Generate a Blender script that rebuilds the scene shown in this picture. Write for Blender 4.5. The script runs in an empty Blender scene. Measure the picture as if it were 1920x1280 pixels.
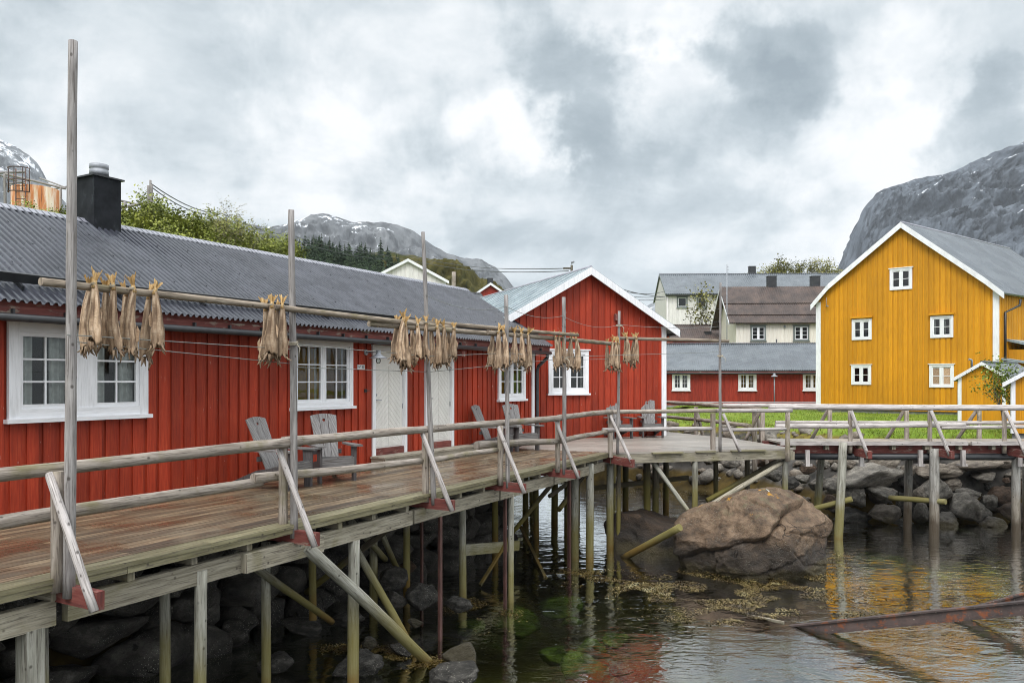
import bpy, bmesh, math, random
import numpy as np
from mathutils import Vector, noise as MN

random.seed(7); np.random.seed(7)
SC = bpy.context.scene
DENOISE = True
COL = SC.collection
V = Vector

# ------------------------------------------------------------------ camera
F = 1500.0            # focal length in photo pixels (1920 wide)
EYE = 1.6             # eye height over the deck (deck top = z 0)
HV = 714.0            # photo row of the horizon
WATER = -2.25
cam = bpy.data.cameras.new('camera'); camo = bpy.data.objects.new('camera', cam); COL.objects.link(camo)
camo.location = (0, 0, EYE); camo.rotation_euler = (math.radians(90), 0, 0)
cam.sensor_width = 36.0; cam.lens = 36.0*F/1920; cam.shift_y = (HV-640)/1920
cam.clip_start = 0.1; cam.clip_end = 6000
SC.camera = camo
SC.render.resolution_x = 1024; SC.render.resolution_y = 682

def P(u, v, Y):
    """world point seen at photo pixel (u,v) at depth Y"""
    return V(((u-960)/F*Y, Y, EYE-(v-HV)/F*Y))
def PZ(u, v, z):
    return P(u, v, F*(EYE-z)/(v-HV))

# ------------------------------------------------------------------ node helper
class G:
    def __init__(s, nt): s.nt = nt; s.nt.nodes.clear()
    def n(s, typ, props=None, **inp):
        nd = s.nt.nodes.new(typ)
        for k, v in (props or {}).items(): setattr(nd, k, v)
        for k, v in inp.items():
            key = int(k[1:]) if k[0] == 'i' and k[1:].isdigit() else k.replace('_', ' ')
            sock = nd.inputs[key]
            if isinstance(v, bpy.types.NodeSocket): s.nt.links.new(v, sock)
            elif isinstance(v, bpy.types.Node): s.nt.links.new(v.outputs[0], sock)
            else:
                if isinstance(v, (tuple, list)) and len(v) == 3 and sock.type == 'RGBA': v = (*v, 1)
                sock.default_value = v
        return nd
    def math(s, op, a, b=0.0, clamp=False): return s.n('ShaderNodeMath', {'operation': op, 'use_clamp': clamp}, i0=a, i1=b).outputs[0]
    def vmath(s, op, a, b=(0, 0, 0)): return s.n('ShaderNodeVectorMath', {'operation': op}, i0=a, i1=b).outputs[0]
    def mix(s, f, a, b, blend='MIX'):
        nd = s.n('ShaderNodeMix', {'data_type': 'RGBA', 'blend_type': blend})
        for i, v in ((0, f), (6, a), (7, b)):
            if isinstance(v, bpy.types.NodeSocket): s.nt.links.new(v, nd.inputs[i])
            elif i == 0: nd.inputs[0].default_value = v
            else: nd.inputs[i].default_value = (*v, 1) if len(v) == 3 else v
        return nd.outputs[2]
    def noise(s, vec, scale, detail=4, rough=.55, dist=0.0):
        return s.n('ShaderNodeTexNoise', Vector=vec, Scale=scale, Detail=detail, Roughness=rough, Distortion=dist).outputs[0]
    def ramp(s, f, stops, interp='LINEAR'):
        nd = s.n('ShaderNodeValToRGB', Fac=f); cr = nd.color_ramp; cr.interpolation = interp
        while len(cr.elements) < len(stops): cr.elements.new(.5)
        for e, (p, c) in zip(cr.elements, stops): e.position = p; e.color = (*c, 1) if len(c) == 3 else c
        return nd.outputs[0]
    def rng(s, f, a, b, c=0.0, d=1.0, smooth=True):
        return s.n('ShaderNodeMapRange', {'interpolation_type': 'SMOOTHSTEP' if smooth else 'LINEAR'}, i0=f, i1=a, i2=b, i3=c, i4=d).outputs[0]

# ------------------------------------------------------------------ world (overcast sky with placed cloud banks)
SUN_EL, SUN_AZ = math.radians(48), math.radians(200)     # azimuth from +Y clockwise (behind the camera)
w = bpy.data.worlds.new('World'); SC.world = w; w.use_nodes = True
g = G(w.node_tree)
D = g.n('ShaderNodeTexCoord').outputs['Generated']
sep = g.n('ShaderNodeSeparateXYZ', Vector=D)
def dirpx(u, v): return V(((u-960)/F, 1, -(v-HV)/F)).normalized()
n1 = g.n('ShaderNodeTexNoise', Vector=D, Scale=5.0, Detail=6.0, Roughness=.55).outputs['Color']
n1c = g.vmath('SUBTRACT', n1, (.5, .5, .5))
n2c = g.vmath('SUBTRACT', g.n('ShaderNodeTexNoise', Vector=D, Scale=17.0, Detail=6.0, Roughness=.6).outputs['Color'], (.5, .5, .5))
Dw = g.vmath('NORMALIZE', g.vmath('ADD', g.vmath('ADD', D, g.n('ShaderNodeVectorMath', {'operation': 'SCALE'}, i0=n1c, Scale=.30).outputs[0]), g.n('ShaderNodeVectorMath', {'operation': 'SCALE'}, i0=n2c, Scale=.13).outputs[0]))
zz = g.math('ADD', g.math('MAXIMUM', sep.outputs[2], 0.0), .22)
pl = g.n('ShaderNodeCombineXYZ', X=g.math('DIVIDE', sep.outputs[0], zz), Y=g.math('DIVIDE', sep.outputs[1], zz), Z=0.0)
cl = g.noise(pl, 1.7, 7, .56, .25)
base = g.rng(cl, .33, .67, .62, .96)
fine = g.noise(D, 8, 8, .66, .5)
base = g.math('ADD', base, g.rng(fine, .30, .70, -.12, .12, False))
# (u, v, radius in photo px, amount)
BANKS = [(1090, 120, 120, -.24), (1150, 200, 120, -.17), (1460, 180, 110, -.20), (1520, 280, 120, -.19), (1380, 270, 110, -.14),
         (1700, 30, 240, -.20), (1880, 220, 150, -.24), (880, 230, 90, -.12), (905, 340, 80, -.12), (330, 190, 230, -.16), (120, 60, 260, -.06),
         (560, 90, 200, -.06), (1150, 430, 230, -.12), (800, 500, 220, -.10), (-100, 200, 150, -.15),
         (600, 290, 130, .20), (960, 230, 80, .24), (780, 260, 90, .14), (1660, 330, 130, .17), (1270, 190, 90, .16), (1640, 170, 120, .18), (1290, 60, 110, .12),
         (760, 60, 150, .06), (1800, 300, 110, .12), (60, 330, 160, .06), (950, 300, 90, .10)]
tot = base
for u, v, r, a in BANKS:
    c = dirpx(u, v); c2 = dirpx(u+r, v)
    dp = g.n('ShaderNodeVectorMath', {'operation': 'DOT_PRODUCT'}, i0=Dw, i1=tuple(c)).outputs['Value']
    tot = g.math('ADD', tot, g.rng(dp, 1-(1-c.dot(c2))*2.1, 1-(1-c.dot(c2))*.1, 0, a))
tot = g.math('MAXIMUM', tot, .22)
colr = g.ramp(tot, [(.22, (.23, .28, .315)), (.5, (.355, .41, .445)), (.68, (.51, .56, .59)), (.85, (.66, .69, .71)), (1.0, (.78, .79, .80))])
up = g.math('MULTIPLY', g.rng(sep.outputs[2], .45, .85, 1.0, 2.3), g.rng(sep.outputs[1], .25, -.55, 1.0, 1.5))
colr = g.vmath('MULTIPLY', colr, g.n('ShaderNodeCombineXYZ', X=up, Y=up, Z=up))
sky = g.n('ShaderNodeTexSky', {'sky_type': 'NISHITA', 'sun_disc': False, 'sun_elevation': SUN_EL, 'sun_rotation': SUN_AZ})
b1 = g.n('ShaderNodeBackground', Color=sky.outputs[0], Strength=.06)
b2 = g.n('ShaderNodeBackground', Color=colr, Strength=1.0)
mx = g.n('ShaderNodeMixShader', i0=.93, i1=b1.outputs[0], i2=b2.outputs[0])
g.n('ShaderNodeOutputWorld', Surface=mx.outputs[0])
w.cycles.sampling_method = 'MANUAL'; w.cycles.sample_map_resolution = 512

sun = bpy.data.lights.new('sun', 'SUN'); sun.energy = 1.4; sun.angle = math.radians(25); sun.color = (1, .97, .93)
suno = bpy.data.objects.new('sun', sun); COL.objects.link(suno)
sd = V((math.sin(SUN_AZ)*math.cos(SUN_EL), math.cos(SUN_AZ)*math.cos(SUN_EL), math.sin(SUN_EL)))
suno.rotation_euler = sd.to_track_quat('Z', 'Y').to_euler()
SC.view_settings.view_transform = 'Standard'; SC.view_settings.look = 'None'
SC.view_settings.exposure = 0.48; SC.view_settings.gamma = 1.0
SC.cycles.max_bounces = 7; SC.cycles.transparent_max_bounces = 12; SC.cycles.diffuse_bounces = 3
SC.cycles.glossy_bounces = 3; SC.cycles.caustics_reflective = False; SC.cycles.caustics_refractive = False
SC.cycles.use_denoising = DENOISE
SC.cycles.pixel_filter_type = 'BLACKMAN_HARRIS'; SC.cycles.filter_width = 1.0

# ------------------------------------------------------------------ mesh builder
class MB:
    def __init__(s): s.v = []; s.f = []; s.uv = []; s.var = []; s.mi = []; s.sm = []
    def face(s, idx, uvs, var, mi=0, sm=False):
        s.f.append(idx); s.uv.append(uvs); s.var.append(var); s.mi.append(mi); s.sm.append(sm)
    def hexa(s, p, mi=0, var=None):
        """8 points: bottom 0-3 ccw, top 4-7"""
        b = len(s.v); s.v += [tuple(q) for q in p]
        var = random.random() if var is None else var
        P8 = [V(q) for q in p]
        ax = [(P8[1]-P8[0]).length, (P8[3]-P8[0]).length, (P8[4]-P8[0]).length]
        L = ax.index(max(ax)); ou, ov = random.uniform(0, 40), random.uniform(0, 40)
        loc = [(0, 0, 0), (ax[0], 0, 0), (ax[0], ax[1], 0), (0, ax[1], 0)]; loc = loc+[(a, c, ax[2]) for a, c, _ in loc]
        o = [i for i in range(3) if i != L]
        for f in ((0, 3, 2, 1), (4, 5, 6, 7), (0, 1, 5, 4), (1, 2, 6, 5), (2, 3, 7, 6), (3, 0, 4, 7)):
            cs = [loc[i] for i in f]
            d0 = max(c[o[0]] for c in cs)-min(c[o[0]] for c in cs); d1 = max(c[o[1]] for c in cs)-min(c[o[1]] for c in cs)
            k = o[0] if d0 >= d1 else o[1]
            if max(c[L] for c in cs)-min(c[L] for c in cs) < 1e-6:
                uv = [(ou+c[o[0]], ov+c[o[1]]) for c in cs]
            else: uv = [(ou+c[k]+f[0]*.13, ov+c[L]) for c in cs]
            s.face([b+i for i in f], uv, var, mi)
    def box(s, o, a, b, c, mi=0, var=None):
        o, a, b, c = V(o), V(a), V(b), V(c)
        if a.cross(b).dot(c) < 0: a, b = b, a
        s.hexa([o, o+a, o+a+b, o+b, o+c, o+a+c, o+a+b+c, o+b+c], mi, var)
    def abox(s, lo, hi, mi=0, var=None):
        s.box(lo, (hi[0]-lo[0], 0, 0), (0, hi[1]-lo[1], 0), (0, 0, hi[2]-lo[2]), mi, var)
    def bar(s, p0, p1, wdt, hgt, up=(0, 0, 1), mi=0, var=None):
        p0, p1 = V(p0), V(p1); d = (p1-p0).normalized(); up = V(up)
        if abs(d.dot(up)) > .98: up = V((1, 0, 0))
        sx = d.cross(up).normalized(); uz = sx.cross(d).normalized()
        s.box(p0-sx*wdt/2-uz*hgt/2, p1-p0, sx*wdt, uz*hgt, mi, var)
    def tube(s, pts, rad, seg=8, mi=0, var=None, cap=True, wob=0.0, sm=True):
        pts = [V(p) for p in pts]; n = len(pts)
        if not isinstance(rad, (list, tuple)): rad = [rad]*n
        var = random.random() if var is None else var
        b = len(s.v); ou, ov = random.uniform(0, 40), random.uniform(0, 40); L = 0
        up = V((0, 0, 1)) if abs((pts[-1]-pts[0]).normalized().z) < .9 else V((1, 0, 0))
        ls = []
        for i, p in enumerate(pts):
            d = (pts[min(i+1, n-1)]-pts[max(i-1, 0)]).normalized()
            x = d.cross(up).normalized(); y = x.cross(d)
            if i: L += (p-pts[i-1]).length
            ls.append(L)
            for k in range(seg):
                a = 2*math.pi*k/seg; r = rad[i]*(1+(random.uniform(-wob, wob) if wob else 0))
                s.v.append(tuple(p+x*math.cos(a)*r+y*math.sin(a)*r))
        for i in range(n-1):
            for k in range(seg):
                k2 = (k+1) % seg; c = 2*math.pi*rad[0]/seg
                s.face([b+i*seg+k, b+(i+1)*seg+k, b+(i+1)*seg+k2, b+i*seg+k2],
                       [(ou+k*c, ov+ls[i]), (ou+k*c, ov+ls[i+1]), (ou+(k+1)*c, ov+ls[i+1]), (ou+(k+1)*c, ov+ls[i])], var, mi, sm)
        if cap:
            for i, rev in ((0, False), (n-1, True)):
                idx = [b+i*seg+k for k in range(seg)]
                uv = [(ou+math.cos(2*math.pi*k/seg)*rad[i], ov+math.sin(2*math.pi*k/seg)*rad[i]) for k in range(seg)]
                if rev: idx = idx[::-1]; uv = uv[::-1]
                s.face(idx, uv, var, mi)
    def log(s, p0, p1, r0, r1=None, seg=10, bend=.012, mi=0, var=None, wob=.05, rings=None):
        p0, p1 = V(p0), V(p1); r1 = r0 if r1 is None else r1
        L = (p1-p0).length; n = rings or max(3, min(24, int(L/.22)+2))
        a, b = random.uniform(0, 6), random.uniform(0, 6); pts = []; rad = []
        d = (p1-p0).normalized(); up = V((0, 0, 1)) if abs(d.z) < .9 else V((1, 0, 0))
        x = d.cross(up).normalized(); y = x.cross(d)
        for i in range(n):
            t = i/(n-1); e = math.sin(math.pi*t)*bend*L*.35
            pts.append(p0.lerp(p1, t)+x*e*math.sin(a+t*3)+y*e*math.sin(b+t*3.7)); rad.append(r0+(r1-r0)*t)
        s.tube(pts, rad, seg, mi, var, True, wob)
    def lathe(s, c, prof, seg=16, mi=0, sm=True, cap=True):
        s.tube([V(c)+V((0, 0, z)) for r, z in prof], [max(r, 1e-4) for r, z in prof], seg, mi, .5, cap, 0, sm)
    def poly(s, pts, mi=0, var=None, uvs=None, sm=False):
        b = len(s.v); s.v += [tuple(p) for p in pts]
        s.face(list(range(b, b+len(pts))), uvs or [(p[0]*.7+p[1]*.3, p[2]+p[1]*.1) for p in pts], random.random() if var is None else var, mi, sm)
    def prism(s, pts, off, mi=0, var=None):
        """polygon pts extruded by off"""
        off = V(off); n = len(pts); A = [V(p) for p in pts]; nr = V((0, 0, 0))
        for i in range(n): nr += A[i].cross(A[(i+1) % n])
        if nr.dot(off) > 0: A = A[::-1]
        var = random.random() if var is None else var
        b = len(s.v); s.v += [tuple(p) for p in A]+[tuple(p+off) for p in A]
        uv = lambda q: (q[0]*.8+q[1]*.6, q[2]+q[1]*.2)
        s.face(list(range(b, b+n)), [uv(p) for p in A], var, mi)
        s.face([b+n+i for i in range(n)][::-1], [uv(p+off) for p in A][::-1], var, mi)
        for i in range(n):
            j = (i+1) % n
            q = [A[j], A[i], A[i]+off, A[j]+off]
            L = (A[j]-A[i]).length
            s.face([b+j, b+i, b+n+i, b+n+j], [(0, L+b*.1), (0, b*.1), (off.length, b*.1), (off.length, L+b*.1)], var, mi)
    def grid(s, fn, nu, nv, mi=0, sm=True, var=.5, uvs=1.0):
        b = len(s.v); pt = [[fn(i/nu, j/nv) for j in range(nv+1)] for i in range(nu+1)]
        for r in pt: s.v += [tuple(p) for p in r]
        for i in range(nu):
            for j in range(nv):
                s.face([b+i*(nv+1)+j, b+(i+1)*(nv+1)+j, b+(i+1)*(nv+1)+j+1, b+i*(nv+1)+j+1],
                       [(i/nu*uvs, j/nv*uvs), ((i+1)/nu*uvs, j/nv*uvs), ((i+1)/nu*uvs, (j+1)/nv*uvs), (i/nu*uvs, (j+1)/nv*uvs)], var, mi, sm)
    def mesh(s, name, mats):
        me = bpy.data.meshes.new(name); me.from_pydata(s.v, [], s.f); me.validate(clean_customdata=False) if False else None
        nl = sum(len(f) for f in s.f)
        ul = me.uv_layers.new(name='UVMap')
        ul.data.foreach_set('uv', np.array([c for u in s.uv for p in u for c in p], dtype=np.float32))
        at = me.attributes.new('var', 'FLOAT', 'FACE'); at.data.foreach_set('value', np.array(s.var, dtype=np.float32))
        me.polygons.foreach_set('use_smooth', np.array(s.sm, dtype=bool))
        if not isinstance(mats, (list, tuple)): mats = [mats]
        for m in mats: me.materials.append(m)
        if len(mats) > 1: me.polygons.foreach_set('material_index', np.array(s.mi, dtype=np.int32))
        me.update(); return me
    def build(s, name, mats, parent=None, base=None):
        me = s.mesh(name, mats); o = bpy.data.objects.new(name, me); COL.objects.link(o)
        if base is not None:
            bb = V(base); 
            co = np.array(s.v, dtype=np.float32)-np.array(bb, dtype=np.float32); me.vertices.foreach_set('co', co.ravel()); me.update(); o.location = bb
        if parent is not None:
            o.parent = parent
            o.matrix_parent_inverse = parent.matrix_basis.inverted()
        return o

def tag(o, label=None, cat=None, group=None, kind=None):
    if label: o['label'] = label
    if cat: o['category'] = cat
    if group: o['group'] = group
    if kind: o['kind'] = kind
    return o
def thing(name, loc, label, cat, group=None):
    o = bpy.data.objects.new(name, None); COL.objects.link(o); o.location = V(loc); o.empty_display_size = .2
    return tag(o, label, cat, group)
ORD = ['first', 'second', 'third', 'fourth', 'fifth', 'sixth', 'seventh', 'eighth', 'ninth', 'tenth', 'eleventh', 'twelfth', 'thirteenth', 'fourteenth', 'fifteenth', 'sixteenth', 'seventeenth', 'eighteenth', 'nineteenth', 'twentieth']

# ------------------------------------------------------------------ materials
def surf(name, stops, coord='UV', scale=(1, 1, 1), detail=5, rough=.7, rough2=None, bump=.2, bdist=.01, varamt=.25, spec=.4, metal=0.0, extra=None, rgh=.6, hue=None):
    m = bpy.data.materials.new(name); m.use_nodes = True; g = G(m.node_tree)
    tc = g.n('ShaderNodeTexCoord'); geo = g.n('ShaderNodeNewGeometry')
    src = tc.outputs['UV'] if coord == 'UV' else (tc.outputs['Object'] if coord == 'Object' else geo.outputs['Position'])
    vec = g.vmath('MULTIPLY', src, scale)
    nz = g.noise(vec, 1.0, detail, rgh)
    col = g.ramp(g.rng(nz, .32, .68, 0, 1, False), stops)
    var = g.n('ShaderNodeAttribute', {'attribute_name': 'var'}).outputs['Fac']
    if varamt:
        k = g.rng(var, 0, 1, 1-varamt, 1+varamt, False)
        col = g.vmath('MULTIPLY', col, g.n('ShaderNodeCombineXYZ', X=k, Y=k, Z=k))
    ctx = dict(g=g, tc=tc, geo=geo, vec=vec, src=src, nz=nz, var=var, col=col, rough=None, height=nz)
    if extra: extra(ctx)
    bs = g.n('ShaderNodeBsdfPrincipled', Base_Color=ctx['col'], Metallic=metal)
    bs.inputs['Specular IOR Level'].default_value = spec
    if ctx['rough'] is not None: m.node_tree.links.new(ctx['rough'], bs.inputs['Roughness'])
    elif rough2 is not None: m.node_tree.links.new(g.rng(nz, .3, .7, rough, rough2), bs.inputs['Roughness'])
    else: bs.inputs['Roughness'].default_value = rough
    if bump: m.node_tree.links.new(g.n('ShaderNodeBump', Strength=bump, Distance=bdist, Height=ctx['height']).outputs[0], bs.inputs['Normal'])
    g.n('ShaderNodeOutputMaterial', Surface=bs.outputs[0])
    return m
def gain(c, k): return tuple(x*k for x in c)

def ex_peel(amount=.64, col=(.55, .45, .40), sc=(25, 5, 1), lo=.74, hi=1.2):
    def f(c):
        g = c['g']; n = g.noise(g.vmath('MULTIPLY', c['src'], sc), 1.0, 6, .62)
        n2 = g.noise(c['geo'].outputs['Position'], .9, 3)
        c['col'] = g.mix(g.math('MULTIPLY', g.rng(n, amount, amount+.06), g.rng(n2, .42, .62, .15, 1)), c['col'], col)
        big = g.noise(c['geo'].outputs['Position'], .55, 4)
        big = g.math('ADD', g.math('MULTIPLY', big, .6), g.math('MULTIPLY', g.noise(g.vmath('MULTIPLY', c['src'], (12, .5, 1)), 1.0, 4, .6), .4)); k = g.rng(big, .34, .66, lo, hi); c['col'] = g.vmath('MULTIPLY', c['col'], g.n('ShaderNodeCombineXYZ', X=k, Y=k, Z=k))
    return f
RED = (.305, .031, .011)
red_paint = surf('red_paint', [(0, gain(RED, .72)), (.5, RED), (1, (.355, .050, .018))], scale=(60, 3, 1), rough=.62, bump=.25, bdist=.004, varamt=.22, spec=.3, extra=ex_peel(.66))
red_far = surf('red_paint_weathered', [(0, (.20, .022, .012)), (.5, (.28, .03, .017)), (1, (.33, .042, .022))], scale=(20, 2, 1), rough=.7, bump=.2, bdist=.004, varamt=.16, spec=.3)
yel_paint = surf('yellow_paint', [(0, (.47, .200, .004)), (.5, (.57, .25, .005)), (1, (.60, .27, .008))], scale=(40, 2, 1), rough=.65, bump=.2, bdist=.004, varamt=.13, spec=.3, extra=ex_peel(.72, (.5, .3, .08), lo=.88, hi=1.08))
white_paint = surf('white_paint', [(0, (.66, .66, .67)), (.5, (.78, .78, .80)), (1, (.84, .84, .86))], scale=(30, 3, 1), rough=.5, bump=.12, bdist=.003, varamt=.05, extra=ex_peel(.70, (.38, .33, .30), (30, 6, 1), lo=.92, hi=1.04))
cream_paint = surf('cream_paint', [(0, (.64, .59, .51)), (.6, (.75, .70, .61)), (1, (.79, .75, .67))], scale=(20, 2, 1), rough=.65, bump=.1, varamt=.06)
palegrey_paint = surf('pale_grey_paint', [(0, (.60, .57, .55)), (.6, (.72, .69, .67)), (1, (.77, .74, .72))], scale=(20, 2, 1), rough=.65, bump=.1, varamt=.06)
greygreen_paint = surf('grey_green_paint', [(0, (.13, .15, .14)), (1, (.19, .21, .20))], scale=(20, 2, 1), rough=.6, bump=.1)
door_paint = surf('door_paint', [(0, (.68, .66, .62)), (1, (.78, .76, .72))], scale=(12, 1.5, 1), rough=.5, bump=.08, varamt=.03)

def ex_wood(c):
    g = c['g']
    rings = g.noise(g.vmath('MULTIPLY', c['src'], (75, 3.2, 1)), 1.0, 4, .6, .8)
    c['col'] = g.mix(g.rng(rings, .50, .66, 0, .7), c['col'], (.07, .056, .047))
    vz = g.n('ShaderNodeTexVoronoi', Vector=g.vmath('MULTIPLY', c['src'], (10, 9, 1)), Scale=1.0)
    kn = g.math('MULTIPLY', g.rng(vz.outputs['Distance'], .07, .20, 1, 0), g.rng(g.n('ShaderNodeSeparateColor', Color=vz.outputs['Color']).outputs[0], .45, .5))
    c['col'] = g.mix(g.math('MULTIPLY', kn, .75), c['col'], (.045, .036, .030))
    c['height'] = g.math('SUBTRACT', g.math('MULTIPLY', rings, .6), g.math('MULTIPLY', kn, .4))
def ex_wood_moss(c):
    ex_wood(c); g = c['g']
    n = g.noise(c['geo'].outputs['Position'], 2.3, 5); nu = g.n('ShaderNodeSeparateXYZ', Vector=c['geo'].outputs['Normal']).outputs[2]
    c['col'] = g.mix(g.math('MULTIPLY', g.rng(n, .52, .66, 0, .55), g.rng(nu, -.9, .5, .3, 1)), c['col'], (.17, .15, .06))
pole_wood = surf('pole_wood', [(0, (.16, .145, .14)), (.5, (.27, .25, .24)), (1, (.37, .345, .33))], scale=(22, 2.2, 1), rough=.8, bump=.5, bdist=.012, varamt=.12, spec=.25, extra=ex_wood)
rail_wood = surf('rail_wood', [(0, (.19, .155, .125)), (.5, (.34, .29, .245)), (1, (.45, .39, .34))], scale=(20, 2.0, 1), rough=.8, bump=.5, bdist=.012, varamt=.12, spec=.25, extra=ex_wood_moss)
palerail_wood = surf('bleached_rail_wood', [(0, (.30, .27, .26)), (.5, (.46, .42, .40)), (1, (.58, .53, .51))], scale=(20, 2.0, 1), rough=.8, bump=.4, bdist=.012, varamt=.12, spec=.25, extra=ex_wood)
beam_wood = surf('drying_beam_wood', [(0, (.13, .105, .08)), (.5, (.27, .22, .17)), (1, (.37, .31, .25))], scale=(20, 3, 1), rough=.85, bump=.5, bdist=.012, varamt=.15, spec=.2, extra=ex_wood_moss)
timber_wood = surf('timber_wood', [(0, (.16, .14, .10)), (.5, (.29, .26, .20)), (1, (.38, .345, .27))], scale=(30, 2, 1), rough=.8, bump=.4, bdist=.01, varamt=.22, spec=.25, extra=ex_wood_moss)
def ex_tide(c):
    ex_wood(c); g = c['g']
    z = g.n('ShaderNodeSeparateXYZ', Vector=c['geo'].outputs['Position']).outputs[2]
    n = g.noise(c['geo'].outputs['Position'], 3.0, 4)
    zz = g.math('ADD', z, g.math('MULTIPLY', g.math('SUBTRACT', n, .5), .7))
    zz = g.math('ADD', zz, g.math('MULTIPLY', g.math('SUBTRACT', c['var'], .5), .7))
    c['col'] = g.mix(g.rng(zz, -.7, -1.5, 0, .82), c['col'], (.185, .155, .034))
    c['col'] = g.mix(g.rng(zz, -1.75, -2.2, 0, .85), c['col'], (.17, .10, .022))
    c['col'] = g.mix(g.rng(zz, -2.25, -2.6, 0, .9), c['col'], (.05, .045, .02))
pile_wood = surf('pile_wood', [(0, (.16, .15, .12)), (.5, (.29, .28, .235)), (1, (.40, .385, .335))], scale=(22, 2, 1), rough=.75, bump=.5, bdist=.012, varamt=.3, spec=.3, extra=ex_tide)
def ex_tide_grey(c):
    ex_wood(c); g = c['g']
    z = g.n('ShaderNodeSeparateXYZ', Vector=c['geo'].outputs['Position']).outputs[2]
    n = g.noise(g.vmath('MULTIPLY', c['geo'].outputs['Position'], (3, 3, 1.2)), 1.0, 5, .65)
    zz = g.math('ADD', z, g.math('MULTIPLY', g.math('SUBTRACT', n, .5), 1.4))
    c['col'] = g.mix(g.rng(zz, -.9, -1.5, 0, .5), c['col'], (.13, .085, .04)); c['col'] = g.mix(g.rng(zz, -1.5, -1.9, 0, .8), c['col'], (.045, .030, .016))
grey_pile = surf('grey_pile_wood', [(0, (.17, .16, .145)), (.5, (.30, .285, .26)), (1, (.42, .40, .37))], scale=(22, 2, 1), rough=.75, bump=.5, bdist=.012, varamt=.15, spec=.3, extra=ex_tide_grey)
darkpile_wood = surf('dark_pile_wood', [(0, (.05, .045, .035)), (.5, (.10, .085, .06)), (1, (.15, .125, .085))], scale=(22, 2, 1), rough=.8, bump=.5, bdist=.012, varamt=.3, spec=.3, extra=ex_tide)
def ex_deck(c):
    g = c['g']
    st = g.noise(g.vmath('MULTIPLY', c['src'], (60, 1.1, 1)), 1.0, 4, .6)
    c['col'] = g.mix(g.rng(st, .48, .62, 0, .85), c['col'], (.05, .030, .020))
    big = g.noise(g.vmath('MULTIPLY', c['geo'].outputs['Position'], (1.1, .5, 1)), 1.0, 4, .6)
    c['col'] = g.mix(g.rng(big, .56, .72, 0, .2), c['col'], (.17, .095, .05))
    c['col'] = g.mix(g.rng(big, .46, .30, 0, .65), c['col'], (.21, .175, .12))
    wet = g.noise(c['geo'].outputs['Position'], .75, 4, .6)
    c['rough'] = g.rng(wet, .38, .62, .20, .55)
deck_wood = surf('wet_deck_wood', [(0, (.075, .053, .031)), (.5, (.150, .106, .062)), (1, (.24, .178, .112))], scale=(26, 1.3, 1), rough=.4, bump=.35, bdist=.006, varamt=.55, spec=.5, extra=ex_deck)
edge_wood = surf('mossy_edge_wood', [(0, (.12, .105, .05)), (.5, (.22, .195, .11)), (1, (.30, .27, .17))], scale=(26, 1.3, 1), rough=.55, bump=.35, bdist=.006, varamt=.2, extra=ex_wood)
greydeck_wood = surf('grey_deck_wood', [(0, (.21, .185, .16)), (.5, (.30, .27, .235)), (1, (.40, .36, .32))], scale=(26, 1.3, 1), rough=.42, bump=.3, bdist=.006, varamt=.25, spec=.5, extra=lambda c: None)
chair_wood = surf('chair_wood', [(0, (.10, .096, .096)), (.5, (.18, .172, .17)), (1, (.26, .25, .245))], scale=(50, 2.2, 1), rough=.7, bump=.4, bdist=.006, varamt=.2, spec=.3, extra=ex_wood)
chair_dark = surf('dark_chair_wood', [(0, (.045, .040, .042)), (1, (.10, .09, .09))], scale=(50, 2.2, 1), rough=.7, bump=.3, bdist=.006, varamt=.2)
step_wood = surf('step_wood', [(0, (.20, .17, .13)), (.5, (.33, .295, .235)), (1, (.42, .38, .31))], scale=(30, 2, 1), rough=.7, bump=.3, bdist=.006, varamt=.15, extra=ex_wood)
red_timber = surf('red_timber', [(0, (.09, .028, .024)), (.5, (.17, .042, .034)), (1, (.22, .075, .06))], scale=(30, 3, 1), rough=.75, bump=.3, varamt=.15, extra=ex_peel(.55, (.30, .25, .2), (14, 4, 1)))
red_steel = surf('red_steel', [(0, (.045, .02, .017)), (.6, (.095, .042, .034)), (1, (.14, .07, .06))], coord='Pos', scale=(6, 6, 3), rough=.6, bump=.2, varamt=.1)

def ex_roof(c):
    g = c['g']; n = g.noise(c['geo'].outputs['Position'], .8, 5)
    k = g.rng(n, .3, .7, .90, 1.10); c['col'] = g.vmath('MULTIPLY', c['col'], g.n('ShaderNodeCombineXYZ', X=k, Y=k, Z=k))
    c['rough'] = g.rng(c['nz'], .3, .7, .20, .34)
roof_dark = surf('dark_metal_roof', [(0, (.028, .030, .039)), (.5, (.042, .045, .057)), (1, (.058, .061, .076))], coord='Pos', scale=(3, 3, 3), bump=0, varamt=.13, spec=.42, extra=ex_roof)
roof_pale = surf('pale_metal_roof', [(0, (.20, .25, .27)), (.5, (.27, .32, .34)), (1, (.33, .38, .40))], coord='Pos', scale=(2, 2, 2), bump=0, varamt=.05, spec=.6, extra=ex_roof)
roof_slate = surf('slate_metal_roof', [(0, (.075, .086, .098)), (.5, (.10, .113, .127)), (1, (.13, .143, .156))], coord='Pos', scale=(.9, .9, .9), bump=0, varamt=.08, spec=.5, extra=ex_roof)
roof_brown = surf('rusty_metal_roof', [(0, (.048, .036, .032)), (.5, (.075, .054, .046)), (1, (.105, .072, .058))], coord='Pos', scale=(1.5, 1.5, .5), rough=.6, bump=0, varamt=.12, spec=.4)
trim_metal = surf('ridge_metal', [(0, (.22, .22, .26)), (1, (.33, .33, .37))], coord='Pos', scale=(3, 3, 3), rough=.35, bump=0, varamt=.05, spec=.6)
black_metal = surf('black_metal', [(0, (.012, .013, .015)), (1, (.03, .031, .034))], coord='Pos', scale=(5, 5, 5), rough=.4, bump=.05, varamt=.1, spec=.5)
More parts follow.
